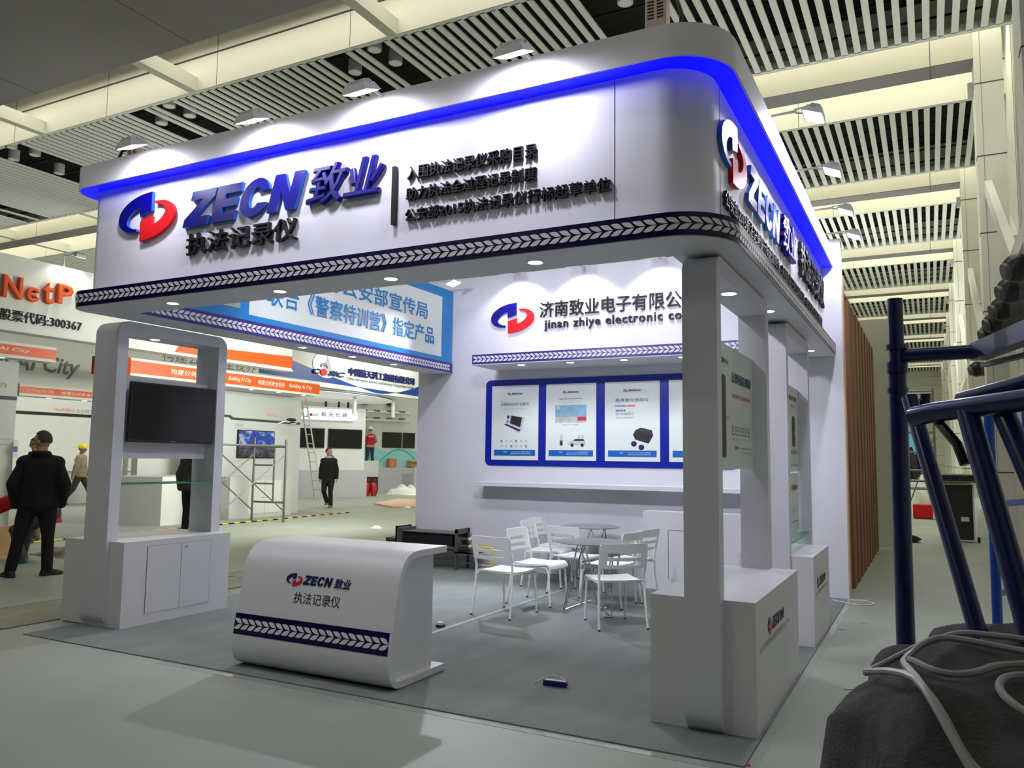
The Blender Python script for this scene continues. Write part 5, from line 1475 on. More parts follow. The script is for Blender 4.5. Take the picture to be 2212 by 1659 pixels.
for a, b in (((-12.46, 13.26, .25), (-12.75, 11.75, 1.45)), ((-12.46, 13.26, 1.45), (-12.75, 11.75, .25)), ((-13.27, 13.14, .25), (-13.5, 11.65, 1.45)), ((-13.27, 13.14, 1.45), (-13.5, 11.65, .25))):
    m = MB(); m.tube([a, b], .014, M_STEEL, 8); m.build('brace', sf, smooth=40)
m = MB(); m.beam((-13.38, 12.4, 1.66), (-12.6, 12.5, 1.66), .0, .0, M_STEEL) if False else None
m = MB(); m.tube([(-12.46, 13.28, 1.64), (-12.75, 11.75, 1.64)], .02, M_STEEL, 8); m.build('ledger', sf, smooth=40)

# --- blue and white stand farther back
A_, B_ = Vector((-19.63, 21.24, 0)), Vector((-18.45, 23.68, 0))
Tv = (B_ - A_).normalized(); Nv = Vector((Tv.y, -Tv.x, 0))
def onw(s, n_, z): return A_ + Tv * s + Nv * n_ + Z_ * z
def wbox(mb, s0, s1, n0, n1, z0, z1, m):
    vs = [onw(s, n_, z) for z in (z0, z1) for s, n_ in ((s0, n0), (s1, n0), (s1, n1), (s0, n1))]
    return mb.add(vs, [(0, 1, 2, 3), (7, 6, 5, 4), (1, 0, 4, 5), (2, 1, 5, 6), (3, 2, 6, 7), (0, 3, 7, 4)], m)
WA = (A_, Tv, Z_, Nv)
tw = thing('screen_wall', 'white wall carrying two black televisions behind the walking man', 'partition', tuple(A_), 0, None, 'thing')
m = MB(); wbox(m, -.4, 2.75, -.25, 0, 0, 3.2, M_BOOTHW); m.build('wall_board', tw)
m = MB(); wbox(m, -.3, 2.72, 0, .3, 0, .95, mat('lilac_grey_laminate', (186, 184, 190), .6)); m.build('cabinet_base', tw)
lb = thing('light_box_sign', 'white rounded illuminated sign with small logo above the two televisions', 'sign', tuple(onw(1.1, 0, 2.9)))
m = MB(); m.prism([(a, b) for a, b in rrect(-.15, 2.72, 2.33, 3.12, .19, 8)], mat('sign_glow', (250, 252, 255), .5, emit=.45, emit_rgb=(240, 246, 255)), *WA, .02, .2); m.build('box', lb)
m = MB(); text(m, '航 天 长 峰', A_ + Nv * .2, Tv, Z_, Nv, .93, 2.84, 1.92, 3.0, M_PBLUE, .006); text(m, 'C', A_ + Nv * .2, Tv, Z_, Nv, .38, 2.84, .48, 2.92, M_PBLUE); text(m, 'SIC', A_ + Nv * .2, Tv, Z_, Nv, .6, 2.84, .82, 2.92, M_PBLUE, .01, .2)
m.prism([(.545 + .05 * math.cos(j * PI / 6), 2.885 + .05 * math.sin(j * PI / 6)) for j in range(12)], M_RED, A_ + Nv * .2, Tv, Z_, Nv, .001, .006); m.build('sign_lettering', lb)
for s0, s1, l in ((.0, 1.14, 'left'), (1.29, 2.6, 'right')):
    t = thing('television', 'black television on the far white wall, ' + l + ' of the two behind the walking man', 'television', tuple(onw(s0, 0, 1.74)))
    m = MB(); wbox(m, s0, s1, .0, .06, 1.735, 2.42, M_BLACK); m.build('casing', t)
    m = MB(); wbox(m, s0 + .02, s1 - .02, .06, .064, 1.76, 2.40, M_SCREEN); m.build('screen', t)
A2, B2 = Vector((-20.28, 28.82, 0)), Vector((-19.0, 31.5, 0))
T2 = (B2 - A2).normalized(); N2 = Vector((T2.y, -T2.x, 0))
def wbox2(mb, s0, s1, n0, n1, z0, z1, m):
    vs = [A2 + T2 * s + N2 * n_ + Z_ * z for z in (z0, z1) for s, n_ in ((s0, n0), (s1, n0), (s1, n1), (s0, n1))]
    return mb.add(vs, [(0, 1, 2, 3), (7, 6, 5, 4), (1, 0, 4, 5), (2, 1, 5, 6), (3, 2, 6, 7), (0, 3, 7, 4)], m)
rw = thing('screen_wall', 'white and cyan wall with two small black televisions behind the man in a red vest', 'partition', tuple(A2), 0, None, 'thing')
m = MB(); wbox2(m, -3.5, 3.5, -.25, 0, 0, 4.1, mat('white_wall_far', (214, 216, 218), .6)); m.build('wall_board', rw)
m = MB(); m.prism([(-3.4, 1.02), (2.5, 1.02), (2.5, 1.2), (.8, 1.62), (.3, 1.78), (-.2, 1.82), (-.8, 1.65), (-1.5, 1.9), (-2.2, 2.02), (-3.4, 2.05)], M_CYAN, A2, T2, Z_, N2, 0, .008)
arc = [(-1.2 + 1.75 * t_, 1.25 + .55 * math.sin(PI * min(1, t_ * .92))) for t_ in [j / 16 for j in range(17)]]
m.prism(arc + [(a, b - .06) for a, b in arc[::-1]], M_TEAL, A2, T2, Z_, N2, .008, .014); m.build('printed_wave', rw)
m = MB(); wbox2(m, -3.5, .25, 0, .55, 0, 1.0, mat('lilac_grey_laminate', (186, 184, 190), .6)); wbox2(m, .25, 2.5, 0, .5, 0, 1.03, M_BOOTHW); wbox2(m, -.35, .15, .55, .56, .2, .75, mat('grey_door', (160, 158, 164), .6)); m.build('cabinet_base', rw)
for s0, s1, l in ((-1.07, -.15, 'left'), (-.08, .5, 'right')):
    t = thing('television', 'small black television on the cyan wall, ' + l + ' one of the pair', 'television', tuple(A2 + T2 * s0 + Z_ * 1.85))
    m = MB(); wbox2(m, s0, s1, .0, .06, 1.84, 2.5, M_BLACK); m.build('casing', t)
    m = MB(); wbox2(m, s0 + .02, s1 - .02, .06, .064, 1.86, 2.48, M_SCREEN); m.build('screen', t)
rm = MB()
for z in (2.98, 3.32): rm.tube([tuple(A2 + T2 * s + N2 * .25 + Z_ * z) for s in (-2.6, .0, .1)], .05, M_BOOTHW, 8)
for s in (-2.2, -1.6, -1.0, -.4):
    wbox2(rm, s, s + .25, .2, .3, 3.05, 3.12, M_STEEL); wbox2(rm, s, s + .25, .2, .3, 3.35, 3.42, M_STEEL)
tag(rm.build('sign_rack'), 'open sign frame with bare lamp bases on the wall above the red vest man', 'sign')
for s, l in ((-.9, 'above the small televisions'), (-2.1, 'left behind the sign frame')):
    o = MB(); wbox2(o, s, s + .3, 0, .2, 3.65, 3.95, M_BLACK); tag(o.build('wall_speaker'), 'small black wall speaker ' + l, 'speaker')
# big fascia
cs = thing('sign_fascia', 'white and blue sweeping sign fascia of the stand far behind, with round emblem', 'sign', (-17, 21.5, 3.7))
FX = -17.0
m = MB(); facex(m, FX, 16.2, 25.6, 3.62, 5.1, .2, M_BOOTHW); m.build('fascia_board', cs)
def curve_pts(f, a, b, n=24): return [(a + (b - a) * i / n, f(a + (b - a) * i / n)) for i in range(n + 1)]
low = curve_pts(lambda y: 4.36 if y < 18.0 else 4.36 - .72 * min(1, ((y - 18.0) / 4.3)) ** .9 + (0 if y < 22.6 else .11 * (y - 22.6) ** 1.6), 16.2, 25.6, 36)
m = MB(); m.prism([(16.2, 3.80)] + [(25.6, 3.72)] + low[::-1], M_COSBLUE, *AX(FX), 0, .01); m.build('blue_swoosh', cs)
m = MB(); ring = [(19.75 + .62 * math.cos(j * PI / 20), 4.33 + .42 * math.sin(j * PI / 20)) for j in range(40)]; m.prism(ring, mat('emblem_silver', (206, 208, 208), .3, .3), *AX(FX), .01, .03)
m.prism([(19.55, 4.08), (20.05, 4.08), (19.8, 4.62)], mat('emblem_grey', (168, 168, 178), .4), *AX(FX), .03, .04); m.build('round_emblem', cs)
m = MB(); text(m, 'C', *AX(FX), 19.12, 4.0, 19.42, 4.17, M_PBLUE, .04, .3, .04, .03); text(m, 'SIC', *AX(FX), 19.82, 4.0, 20.65, 4.17, M_PBLUE, .04, .3, .04, .03)
m.prism([(19.60 + .15 * math.cos(j * PI / 9), 4.08 + .11 * math.sin(j * PI / 9)) for j in range(18)], M_RED, *AX(FX), .03, .07)
for rr_ in (.16, .21):
    a_ = [(19.62 + rr_ * math.cos(R(20 + 12 * j)), 4.16 + rr_ * math.sin(R(20 + 12 * j))) for j in range(12)]
    m.prism(a_ + [(19.62 + (rr_ - .02) * math.cos(R(20 + 12 * j)), 4.16 + (rr_ - .02) * math.sin(R(20 + 12 * j))) for j in range(11, -1, -1)], M_PBLACK, *AX(FX), .03, .05)
m.build('sign_lettering', cs)
m = MB(); text(m, '中国航天科工集团有限公司', *AX(FX), 20.85, 4.10, 24.65, 4.38, M_PBLUE, .02, 0, .05, .012)
text(m, 'China Aerospace Science and Industry Corporation Limited', *AX(FX), 20.8, 3.94, 24.75, 4.06, M_PGREY, .01, 0, .02, .012); m.build('sign_lettering', cs)
for y in (20.6, 22.4, 24.2): spot_light('fascia_lamp', (FX + .7, y, 5.0), (FX, y, 4.2), 14, (1, 1, .93), 120, .5, .06)
ring_ = MB()
oo = [(-19.2 + 2.1 * math.cos(j * PI / 24), 21.6 + 3.9 * math.sin(j * PI / 24)) for j in range(48)]
ring_.prism(oo, M_BOOTHW, (0, 0, 0), X_, Y_, Z_, 3.55, 3.62)
ring_.prism(oo, mat('canopy_light_white', (244, 246, 244), .5, emit=.25, emit_rgb=(255, 255, 250)), (0, 0, 0), X_, Y_, Z_, 3.52, 3.539)
ring_.prism([(a, b) for a, b in [(-19.2 + 2.12 * math.cos(j * PI / 24), 21.6 + 3.92 * math.sin(j * PI / 24)) for j in range(48)]], M_COSBLUE, (0, 0, 0), X_, Y_, Z_, 3.54, 3.565)
ring_.build('oval_canopy', cs)
for x, y in ((-17.6, 22.0), (-17.7, 24.4), (-17.3, 17.2)):
    m = MB(); m.cyl((x, y, 0 if y > 24.5 else 2.9), .07, .72 if y < 24.5 else 3.6, M_BOOTHW, 14); m.build('support_post', cs, smooth=40)
o = MB(); o.box((-24, 33, 0), (-12, 33.2, 4.6), mat('cream_wall_far', (214, 210, 196), .6)); o.box((-24, 32.99, 3.3), (-12, 33, 3.42), M_COSBLUE)
tag(o.build('panel_wall'), 'cream wall with thin blue line far behind the oval canopy', 'partition', None, 'thing')
o = MB(); o.box((-32, 18, 0), (-24.5, 34, 5.2), mat('cream_wall_far', (214, 210, 196), .6))
tag(o.build('far_stand'), 'cream block of stands at the far end behind the orange strips', 'partition', None, 'thing')
o = MB(); o.box((-34, 8, 0), (-26.2, 18, 3.6), mat('cream_wall_far', (214, 210, 196), .6))
tag(o.build('far_stand'), 'cream stand block behind the lettered wall at left', 'partition', None, 'thing')
# ladder
ld = thing('step_ladder', 'tall aluminium step ladder leaning open before the far screen wall', 'ladder', (-18.6, 21.0, 0))
fa, fb = Vector((-18.6, 21.3, 0)), Vector((-18.24, 21.25, 0))
ta, tb_ = Vector((-19.12, 21.0, 3.42)), Vector((-18.89, 21.0, 3.40))
for a, b in ((fa, ta), (fb, tb_)):
    MB().beam(a, b, .05, .03, M_ALU).build('rail', ld)
for k in range(1, 11):
    t_ = k / 11; MB().tube([fa.lerp(ta, t_), fb.lerp(tb_, t_)], .018, M_ALU, 6).build('rung', ld, smooth=40)
ra, rb = Vector((-19.45, 20.2, 0)), Vector((-19.15, 20.1, 0))
for a, b in ((ra, ta), (rb, tb_)): MB().beam(a, b, .04, .03, M_ALU).build('rear_rail', ld)
# small objects on the floor
for (x, y), l in (((-18.4, 23.86), 'left'), ((-18.22, 24.03), 'right')):
    t = thing('fire_extinguisher', 'red fire extinguisher on the floor behind the walking man, ' + l + ' one of two', 'fire extinguisher', (x, y, 0))
    MB().tube([(0, 0, .0), (0, 0, .02), (0, 0, .42), (0, 0, .47), (0, 0, .5)], [.09, .105, .105, .08, .03], M_EXT, 16).build('cylinder', t, smooth=40, world=False)
    MB().tube([(0, 0, .49), (0, 0, .55), (.09, -.02, .60)], .025, M_RED, 8).build('handle', t, smooth=40, world=False)
    MB().tube(spline([(.02, 0, .53), (.13, 0, .50), (.17, 0, .3), (.13, 0, .08)]), .015, M_BLACK, 8).build('hose', t, smooth=40, world=False)
t = thing('flight_case', 'small blue flight case with silver edges on the floor by the screen wall', 'flight case', (-17.55, 18.75, 0), R(20))
MB().box((-.3, -.2, .03), (.3, .2, .28), M_CASEB).build('case_body', t, world=False)
m = MB()
for z in (.03, .28):
    for y in (-.2, .2): m.box((-.31, y - .014, z - .014), (.31, y + .014, z + .014), M_ALU)
for x in (-.3, .3):
    for y in (-.2, .2): m.box((x - .014, y - .014, .02), (x + .014, y + .014, .29), M_ALU)
m.build('metal_edge', t, world=False)
o = MB(); P5 = [(-14.9, 19.7), (-13.6, 18.8), (-12.4, 19.6), (-13.6, 22.4), (-16.0, 22.4)]
o.prism(P5, M_PINK, (0, 0, 0), X_, Y_, Z_, .003, .05); tag(o.build('plywood_sheet'), 'flat sheet of pinkish plywood on the floor left of the back wall', 'board')
blob('plastic_wrap', 'crumpled clear plastic wrap on the floor beside the fire extinguishers', 'plastic wrap', (-18.1, 25.9, 0), .75, .5, .32, M_PLASTIC, 21)
o = MB(); wbox2(o, -2.3, -1.55, .6, .66, .62, 1.28, M_BOOTHW); tag(o.build('leaning_board'), 'white board leaning over the edge of the counter below the red vest man', 'board')
o = MB(); wbox2(o, -2.4, -1.6, .6, .75, .02, .62, M_CASE); tag(o.build('black_panel'), 'black panel standing on the floor below the leaning white board', 'board')
t = thing('paper_bag', 'orange brown paper bag on the far counter under the televisions', 'bag', tuple(A2 + T2 * -.75 + N2 * .3 + Z_ * 1.03))
m = MB(); wbox2(m, -.9, -.55, .15, .4, 1.03, 1.38, mat('orange_paper', (206, 130, 84), .8, noise=(6, .2))); m.build('bag', t)
t = thing('cardboard_box', 'open brown cardboard box on the far counter at the wall end', 'box', tuple(A2 + T2 * .3 + N2 * .3 + Z_ * 1.03))
m = MB(); wbox2(m, .1, .62, .1, .45, 1.035, 1.30, M_CARD); m.build('box', t)
m = MB(); vs = [A2 + T2 * s + N2 * n_ + Z_ * z for s, n_, z in ((.1, .45, 1.3), (.62, .45, 1.3), (.66, .62, 1.24), (.06, .62, 1.24))]; m.add(vs, [(0, 1, 2, 3)], M_CARD); m.build('flap', t)
# boxes and tools at the left edge
t = thing('cardboard_box', 'torn cardboard box on the floor at the left edge of the picture', 'box', (-11.55, 6.55, 0), R(30))
MB().box((-.28, -.25, 0), (.22, .25, .40), M_CARD).build('box', t, world=False)
MB().add([(-.28, -.25, .40), (.22, -.25, .40), (.30, -.42, .50), (-.20, -.42, .50)], [(0, 1, 2, 3)], M_CARD).build('flap', t, world=False)
blob('card_scrap', 'flat torn card and scraps on the floor behind the man in black', 'scraps', (-10.9, 7.35, 0), .42, .35, .09, mat('scrap_card', (130, 122, 100), .9, noise=(8, .5)), 31)
t = thing('step_ladder', 'grey step ladder at the left edge of the picture', 'ladder', (-12.0, 6.5, 0))
for a, b in (((-11.75, 6.6, 0), (-12.15, 6.45, 2.0)), ((-12.0, 6.2, 0), (-12.2, 6.25, 2.0))): MB().beam(a, b, .04, .03, M_ALU).build('rail', t)
for k in range(1, 6):
    q = k / 6; MB().tube([Vector((-11.75, 6.6, 0)).lerp(Vector((-12.15, 6.45, 2)), q), Vector((-12.0, 6.2, 0)).lerp(Vector((-12.2, 6.25, 2)), q)], .015, M_ALU, 6).build('rung', t, smooth=40)
# scraps on the open floor
sc_pos = [(-9.9, 13.2, 'pale crumpled paper scrap on the open floor beyond the reception desk'), (-13.2, 19.0, 'small pale scrap on the floor near the plywood sheet')]
for i, (x, y, l) in enumerate(sc_pos): blob('paper_scrap', l, 'scrap', (x, y, 0), .11, .08, .05, M_BOOTHW, 40 + i, 8)
dbl = [((-.72, 7.55), 'by the rear pedestal'), ((-.58, 7.95), 'near the cable loop'), ((-.50, 5.6), 'in the middle of the aisle'), ((-.45, 5.0), 'nearer the dark cloth')]
for (x, y), l in dbl:
    tag(MB().beam((x - .03, y, .004), (x + .04, y + .03, .004), .012, .004, M_BOOTHW).build('wood_chip'), 'tiny pale chip on the aisle floor ' + l, 'chip')

# ================================================================== PEOPLE
def remesh(mb, vox, smooth_it=4):
    """fuse the collected solids into one continuous skin; returns verts, faces"""
    me = bpy.data.meshes.new('body_source'); me.from_pydata([tuple(v) for v in mb.v], [], mb.f); me.update()
    o = bpy.data.objects.new('body_source', me); COL.objects.link(o)
    r = o.modifiers.new('r', 'REMESH'); r.mode = 'VOXEL'; r.voxel_size = vox
    s = o.modifiers.new('s', 'SMOOTH'); s.factor = .5; s.iterations = smooth_it
    dg = bpy.context.evaluated_depsgraph_get(); dg.update()
    m2 = bpy.data.meshes.new_from_object(o.evaluated_get(dg))
    vs = [v.co.copy() for v in m2.vertices]; fs = [tuple(p.vertices) for p in m2.polygons]
    bpy.data.objects.remove(o); bpy.data.meshes.remove(me); bpy.data.meshes.remove(m2)
    return vs, fs
def ell(c, rx, ry, n=16, tilt=None):
    c = Vector(c); o = []
    for j in range(n):
        a = 2 * PI * j / n; p = Vector((math.cos(a) * rx, math.sin(a) * ry, 0))
        if tilt: p = tilt @ p
        o.append(c + p)
    return o
def limb(mb, pts, rs, m):
    """tapered limb with rounded joints"""
    mb.tube(pts, rs, m, 12)
    for p, r in zip(pts, rs): mb.ball(p, r * .99, m, 12, 8)
def hand(mb, w, d, m, palm=(0, 0, -1), s=1.0):
    """palm, four bent fingers of unequal length, thumb from the side of the palm"""
    d = Vector(d).normalized(); pn = Vector(palm); side = d.cross(pn).normalized(); pn = side.cross(d).normalized()
    w = Vector(w)
    mb.loft([[w + side * a * .024 * s + pn * b * .012 * s + d * t * s for a, b in ((-1, -1), (1, -1), (1, 1), (-1, 1))] for t in (-.01, .03, .085)], m)
    for i, (o, L) in enumerate(((-.028, .062), (-.010, .074), (.009, .070), (.026, .055))):
        b = w + side * o * s + d * .08 * s
        c1 = b + d * L * .5 * s + pn * .008 * s; c2 = c1 + d * L * .35 * s + pn * .022 * s
        mb.tube([b, c1, c2], [.010 * s, .009 * s, .0075 * s], m, 8)
    b = w - side * .026 * s + d * .02 * s
    mb.tube([b, b - side * .026 * s + d * .03 * s + pn * .01 * s, b - side * .03 * s + d * .06 * s + pn * .02 * s], [.013 * s, .011 * s, .009 * s], m, 8)
def person(label, loc, rz, J, coat, trous, shoe, hair=M_HAIR, s=1.0, hat=None, scarf=None, coat_len=.80, vest=None, glasses=False, bulky=1.0, back_print=None, hood=False, hands=True, coll=None, mask=False):
    """local frame: +y is the way the body faces, z up; J overrides joints"""
    t = thing('person', label, 'person', loc, rz)
    D = dict(pel=(0, 0, .88), chest=(0, 0, 1.20), neck=(0, -.01, 1.40), head=(0, .02, 1.545),
             sl=(-.175, 0, 1.31), sr=(.175, 0, 1.31), el=(-.245, -.02, 1.08), er=(.245, -.02, 1.08), wl=(-.25, .04, .83), wr=(.25, .04, .83),
             hl=(-.09, 0, .86), hr=(.09, 0, .86), kl=(-.10, .02, .46), kr=(.10, .02, .46), al=(-.11, -.01, .08), ar=(.11, -.01, .08), yaw=0, toeL=0, toeR=0)
    D.update(J); V3 = {k: (Vector(v) if isinstance(v, tuple) else v) for k, v in D.items()}
    g = V3
    # body: head with face, neck, inner torso and limbs, hands: one continuous skin
    b = MB(); yw = Matrix.Rotation(g['yaw'], 3, 'Z'); H = g['head']
    def hp(x, y, z): return H + yw @ Vector((x, y, z))
    b.ball(H + Vector((0, 0, .02)), .098, M_SKIN, 18, 14, (.80, .98, 1.08), yw)
    b.ball(hp(0, .022, -.062), .06, M_SKIN, 14, 10, (.86, .95, .92), yw)           # jaw
    b.tube([hp(0, .088, .012), hp(0, .112, -.026), hp(0, .098, -.034)], [.010, .017, .012], M_SKIN, 8)   # nose
    b.ball(hp(0, .082, -.064), .022, M_SKIN, 10, 6, (1.3, .6, .5), yw)            # mouth
    for q in (-1, 1):
        b.ball(hp(q * .080, -.008, -.005), .026, M_SKIN, 10, 8, (.45, .8, 1.25), yw)   # ears
        b.ball(hp(q * .034, .078, .030), .018, M_SKIN, 10, 6, (1.3, .6, .5), yw)       # brow
    b.tube([g['neck'] - Vector((0, 0, .08)), g['neck'], H + yw @ Vector((0, -.015, -.05))], [.07, .056, .052], M_SKIN, 12)
    limb(b, [g['pel'], g['chest'], g['neck'] - Vector((0, 0, .05))], [.11, .12, .07], M_SKIN)
    for a, c, d in (('sl', 'el', 'wl'), ('sr', 'er', 'wr')):
        limb(b, [g['chest'] + Vector((0, 0, .08)), g[a], g[c], g[d]], [.06, .045, .035, .024], M_SKIN)
        if hands:
            dd = (g[d] - g[c]).normalized()
            hand(b, g[d] + dd * .0, dd, M_SKIN, Vector((.7 if a == 'sl' else -.7, .3, 0)))
    for a, c, d in (('hl', 'kl', 'al'), ('hr', 'kr', 'ar')): limb(b, [g['pel'], g[a], g[c], g[d]], [.09, .07, .05, .035], M_SKIN)
    vs, fs = remesh(b, .0095, 2)
    o = MB().add(vs, fs, M_SKIN).build('body', t, smooth=True, world=False)
    for q in (-1, 1):
        MB().ball(hp(q * .032, .086, .014), .0085, M_BLACK, 8, 6, (1.3, .6, .8), yw).build('eye', t, smooth=True, world=False)
    # hair cap
    if hat is None or True:
        h = MB(); rings = []
        for i in range(8):
            th = (PI * .60) * i / 7
            ring = []
            for j in range(20):
                a = 2 * PI * j / 20
                front = math.sin(a) > .3
                th2 = min(th, PI * (.30 if front else .60))
                ring.append(H + Vector((0, 0, .022)) + yw @ Vector((math.sin(th2) * math.cos(a) * .086, math.sin(th2) * math.sin(a) * .106 - .004, math.cos(th2) * .115)))
            rings.append(ring)
        h.loft(rings, hair, cap=False); h.build('hair', t, smooth=True, world=False)
    if hat:
        h = MB(); c = H + Vector((0, 0, .035)); rings = []
        for i in range(9):
            th = PI * .5 * i / 8
            rings.append([c + yw @ Vector((math.sin(th) * math.cos(2 * PI * j / 24) * .112, math.sin(th) * math.sin(2 * PI * j / 24) * .134, math.cos(th) * .125)) for j in range(24)])
        rings.append([c + yw @ Vector((math.cos(2 * PI * j / 24) * .128, math.sin(2 * PI * j / 24) * .15 + (.05 if 3 < j < 9 else 0), -.012)) for j in range(24)])
        h.loft(rings, hat, cap=False)
        h.tube([c + yw @ Vector((0, -.12, .06)), c + Vector((0, 0, .13)), c + yw @ Vector((0, .12, .06))], .012, hat, 6)
        h.build('helmet', t, smooth=40, world=False)
    if glasses:
        h = MB()
        for q in (-1, 1):
            h.tube([hp(q * .034 + .026 * math.cos(a), .105, .014 + .018 * math.sin(a)) for a in [2 * PI * j / 12 for j in range(12)]], .0025, M_BLACK, 6, closed=True)
            h.tube([hp(q * .06, .103, .018), hp(q * .083, 0, .015)], .0022, M_BLACK, 6)
        h.tube([hp(-.008, .107, .016), hp(.008, .107, .016)], .0022, M_BLACK, 6); h.build('glasses', t, smooth=40, world=False)
    if mask:
        MB().ball(hp(0, .07, -.045), .055, M_BLACK, 12, 8, (1.05, .75, .8), yw).build('face_mask', t, smooth=True, world=False)
    # jacket
    k = bulky; j = MB(); pz = g['pel']; cz = g['chest']; nz = g['neck']
    hem = pz + Vector((0, 0, coat_len - .88))
    ax = (nz - pz).normalized()
    rings = [ell(hem, .178 * k, .135 * k), ell(pz + ax * .06, .172 * k, .128 * k), ell(pz.lerp(cz, .5), .165 * k, .122 * k), ell(cz, .185 * k, .13 * k), ell(cz + ax * .10, .175 * k, .115 * k), ell(nz - ax * .045, .115, .09), ell(nz + ax * .012, .072, .068)]
    j.loft(rings, coat)
    for a, c, d in (('sl', 'el', 'wl'), ('sr', 'er', 'wr')):
        sh = g[a]; e = g[c]; w = g[d]; w2 = w - (w - e).normalized() * .005
        limb(j, [nz - Vector((0, 0, .05)), sh + Vector((0, 0, .012))], [.072, .062 * k], coat)
        limb(j, [sh.lerp(cz + Vector((0, 0, .04)), .35), sh, e, w2], [.085 * k, .070 * k, .062 * k, .05 * k], coat)
    if hood:
        j.ball(nz + Vector((0, -.09, 0)), .10, coat, 12, 8, (1.2, .7, .8))
    vs, fs = remesh(j, .014, 5)
    jk = MB().add(vs, fs, coat).build('jacket', t, smooth=True, world=False)
    if coll: MB().tube([nz + Vector((.078 * math.cos(a), .078 * math.sin(a), .0 + .015 * (a > 3))) for a in [2 * PI * q / 16 for q in range(16)]], .034, coll, 10, closed=True).build('collar', t, smooth=True, world=False)
    if scarf: MB().tube([nz + Vector((.075 * math.cos(a), .075 * math.sin(a), .01)) for a in [2 * PI * q / 16 for q in range(16)]], .038, scarf, 10, closed=True).build('scarf', t, smooth=True, world=False)
    if vest:
        vb = MB(); rings = [ell(pz + ax * .02, .185 * k, .142 * k), ell(pz.lerp(cz, .5), .175 * k, .132 * k), ell(cz, .196 * k, .14 * k), ell(cz + ax * .12, .18 * k, .118 * k), ell(nz - ax * .04, .12, .095)]
        vb.loft(rings, vest); vs, fs = remesh(vb, .016, 4); vo = MB().add(vs, fs, vest).build('vest', t, smooth=True, world=False)
        tx = MB(); text(tx, '建安装', cz + Vector((0, -.151 * k, .02)), -X_, Z_, -Y_, -.11, -.0, .11, .065, M_BOOTHW, .03); tx.build('vest_lettering', vo, world=False)
    if back_print:
        tx = MB(); text(tx, '施工', cz + Vector((0, -.150 * k, .02)), -X_, Z_, -Y_, -.09, -.0, .09, .06, back_print, .02); tx.build('jacket_lettering', jk, world=False)
    # trousers
    tr_ = MB()
    tr_.loft([ell(pz + Vector((0, 0, .04)), .150 * k, .115 * k), ell(pz - Vector((0, 0, .06)), .162 * k, .122 * k), ell(pz - Vector((0, 0, .12)), .14 * k, .11 * k)], trous)
    for a, c, d in (('hl', 'kl', 'al'), ('hr', 'kr', 'ar')):
        limb(tr_, [g[a] - Vector((0, 0, .02)), g[a].lerp(g[c], .5), g[c], g[c].lerp(g[d], .5), g[d] + Vector((0, 0, .0))], [.092 * k, .084 * k, .070, .066, .062], trous)
    vs, fs = remesh(tr_, .014, 5); MB().add(vs, fs, trous).build('trousers', t, smooth=True, world=False)
    for d, toe in (('al', 'toeL'), ('ar', 'toeR')):
        a = g[d]; M_ = Matrix.Rotation(g[toe], 3, 'Z'); lift = a.z - .08
        h = MB()
        def sp(x, y, z): return Vector((a.x, a.y, lift)) + M_ @ Vector((x, y, z))
        rings = []
        for y, w_, z1 in ((-.07, .03, .05), (-.055, .037, .085), (0, .04, .095), (.06, .044, .075), (.12, .046, .055), (.165, .038, .042), (.185, .018, .03)):
            rings.append([sp(-w_, y, .004), sp(w_, y, .004), sp(w_ * 1.03, y, z1 * .45), sp(w_ * .7, y, z1 * .9), sp(0, y, z1), sp(-w_ * .7, y, z1 * .9), sp(-w_ * 1.03, y, z1 * .45)])
        h.loft(rings, shoe); h.build('shoe', t, smooth=50, world=False)
    return t

# the camera looks along (-.46, .88): a man seen from behind faces that way
def face(dx, dy): return math.atan2(-dx, dy)
person('man in a black coat seen from behind with hands in his pockets', (-9.27, 5.84, 0), face(-.80, .60),
       dict(yaw=R(60), al=(-.235, -.02, .08), ar=(.13, .02, .08), kl=(-.17, .0, .46), kr=(.115, .03, .46), el=(-.265, -.06, 1.06), er=(.265, -.06, 1.06), wl=(-.23, .05, .82), wr=(.23, .05, .82), toeL=R(30), toeR=R(-60), head=(0, .035, 1.555)),
       M_COAT, M_TROUS, M_SHOE, mat('short_dark_hair', (72, 66, 62), .8), glasses=True, bulky=1.16, coll=M_COAT, hands=False, coat_len=.78)
person('man with glasses and dark scarf standing behind the man in the black coat', (-13.1, 8.15, 0), face(.55, -.84),
       dict(head=(0, .02, 1.55), al=(-.09, 0, .08), ar=(.05, 0, .08), yaw=R(18)), M_PUFF, M_OLIVE, M_SHOE, glasses=True, scarf=M_PUFF)
person('crouching person in crimson jacket and teal boots behind the man in black', (-10.62, 6.62, 0), face(-.9, -.45),
       dict(pel=(0, -.24, .66), chest=(0, .0, .80), neck=(0, .12, .90), head=(0, .20, .99), sl=(-.18, .08, .86), sr=(.18, .08, .86), el=(-.22, .32, .76), er=(.22, .34, .76), wl=(-.2, .58, .62), wr=(.2, .62, .62),
            hl=(-.1, -.22, .64), hr=(.1, -.22, .64), kl=(-.20, .10, .42), kr=(.16, .12, .42), al=(-.24, -.04, .08), ar=(.16, .2, .08)), M_VEST, M_GREYT, M_TEALB, coat_len=.72)
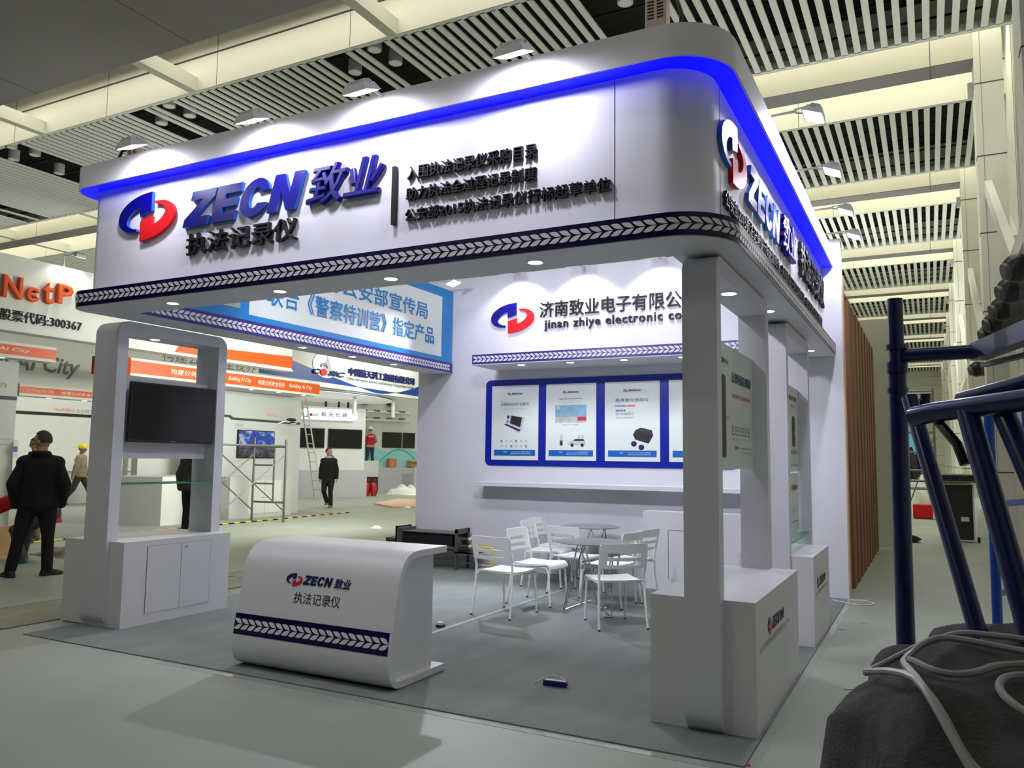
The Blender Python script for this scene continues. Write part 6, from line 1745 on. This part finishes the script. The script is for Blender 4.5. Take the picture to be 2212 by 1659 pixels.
person('worker in a yellow helmet and beige jacket walking away past the left post', (-20.9, 14.3, 0), face(.85, .52),
       dict(kl=(-.10, .16, .50), al=(-.10, .34, .12), kr=(.10, -.13, .44), ar=(.11, -.42, .10), wl=(-.24, .12, .82), wr=(.25, -.08, .84), pel=(0, 0, .86), hl=(-.09, 0, .84), hr=(.09, 0, .84)),
       M_BEIGE, M_GREYT, M_SHOE, hat=M_HELMY, bulky=1.08, back_print=M_PORANGE, coat_len=.80)
person('man in a dark puffer jacket seen from behind through the left frame', (-11.57, 10.05, 0), face(-.35, .93),
       dict(head=(0, .12, 1.50), neck=(0, .05, 1.38), chest=(0, .03, 1.19)), M_PUFF, M_TROUS, M_SHOE, bulky=1.15, hood=True, hands=False)
person('walking man in an open black coat looking back, in front of the far screens', (-15.0, 17.7, 0), face(.42, -.91),
       dict(yaw=R(62), kl=(-.10, .10, .47), al=(-.10, .04, .08), kr=(.09, .10, .45), ar=(.09, -.26, .15), el=(-.22, -.04, 1.08), wl=(-.24, .0, .83), er=(.23, -.06, 1.08), wr=(.24, -.02, .83), chest=(0, .02, 1.2)),
       M_COAT, M_TROUS, mat('olive_shoe', (112, 100, 78), .7), bulky=1.05, scarf=mat('shirt_collar_pale', (170, 178, 196), .8), coat_len=.68, hood=True)
person('worker in a red vest and white helmet standing on the far counter', tuple(A2 + T2 * -1.75 + N2 * .25 + Z_ * 1.035), face(-.75, .66),
       dict(head=(0, .05, 1.53), el=(-.27, .06, 1.10), wl=(-.16, .26, 1.05), er=(.26, .04, 1.08), wr=(.20, .22, .98), al=(-.17, 0, .08), ar=(.14, 0, .08)),
       M_KHAKI, M_JEAN, M_SHOE, hat=M_HELMW, vest=M_VEST)
# legs of a worker on a ladder far behind the light box sign
t = thing('step_ladder', 'small step ladder with dark legs of a worker above the illuminated sign', 'ladder', (-20.2, 23.9, 0))
for x, y in ((-20.4, 23.6), (-20.1, 24.0), (-19.9, 24.3), (-19.75, 24.5)): MB().beam((x, y, 0), (x + .08, y + .1, 3.55), .06, .05, M_CASE).build('rail', t)
COL.objects.unlink(_to); bpy.data.objects.remove(_to)
tag(MB().beam((-.86, 3.965, .004), (-.80, 4.0, .004), .03, .004, M_RED).build('tape_scrap'), 'tiny red scrap at the right front corner of the carpet', 'scrap')
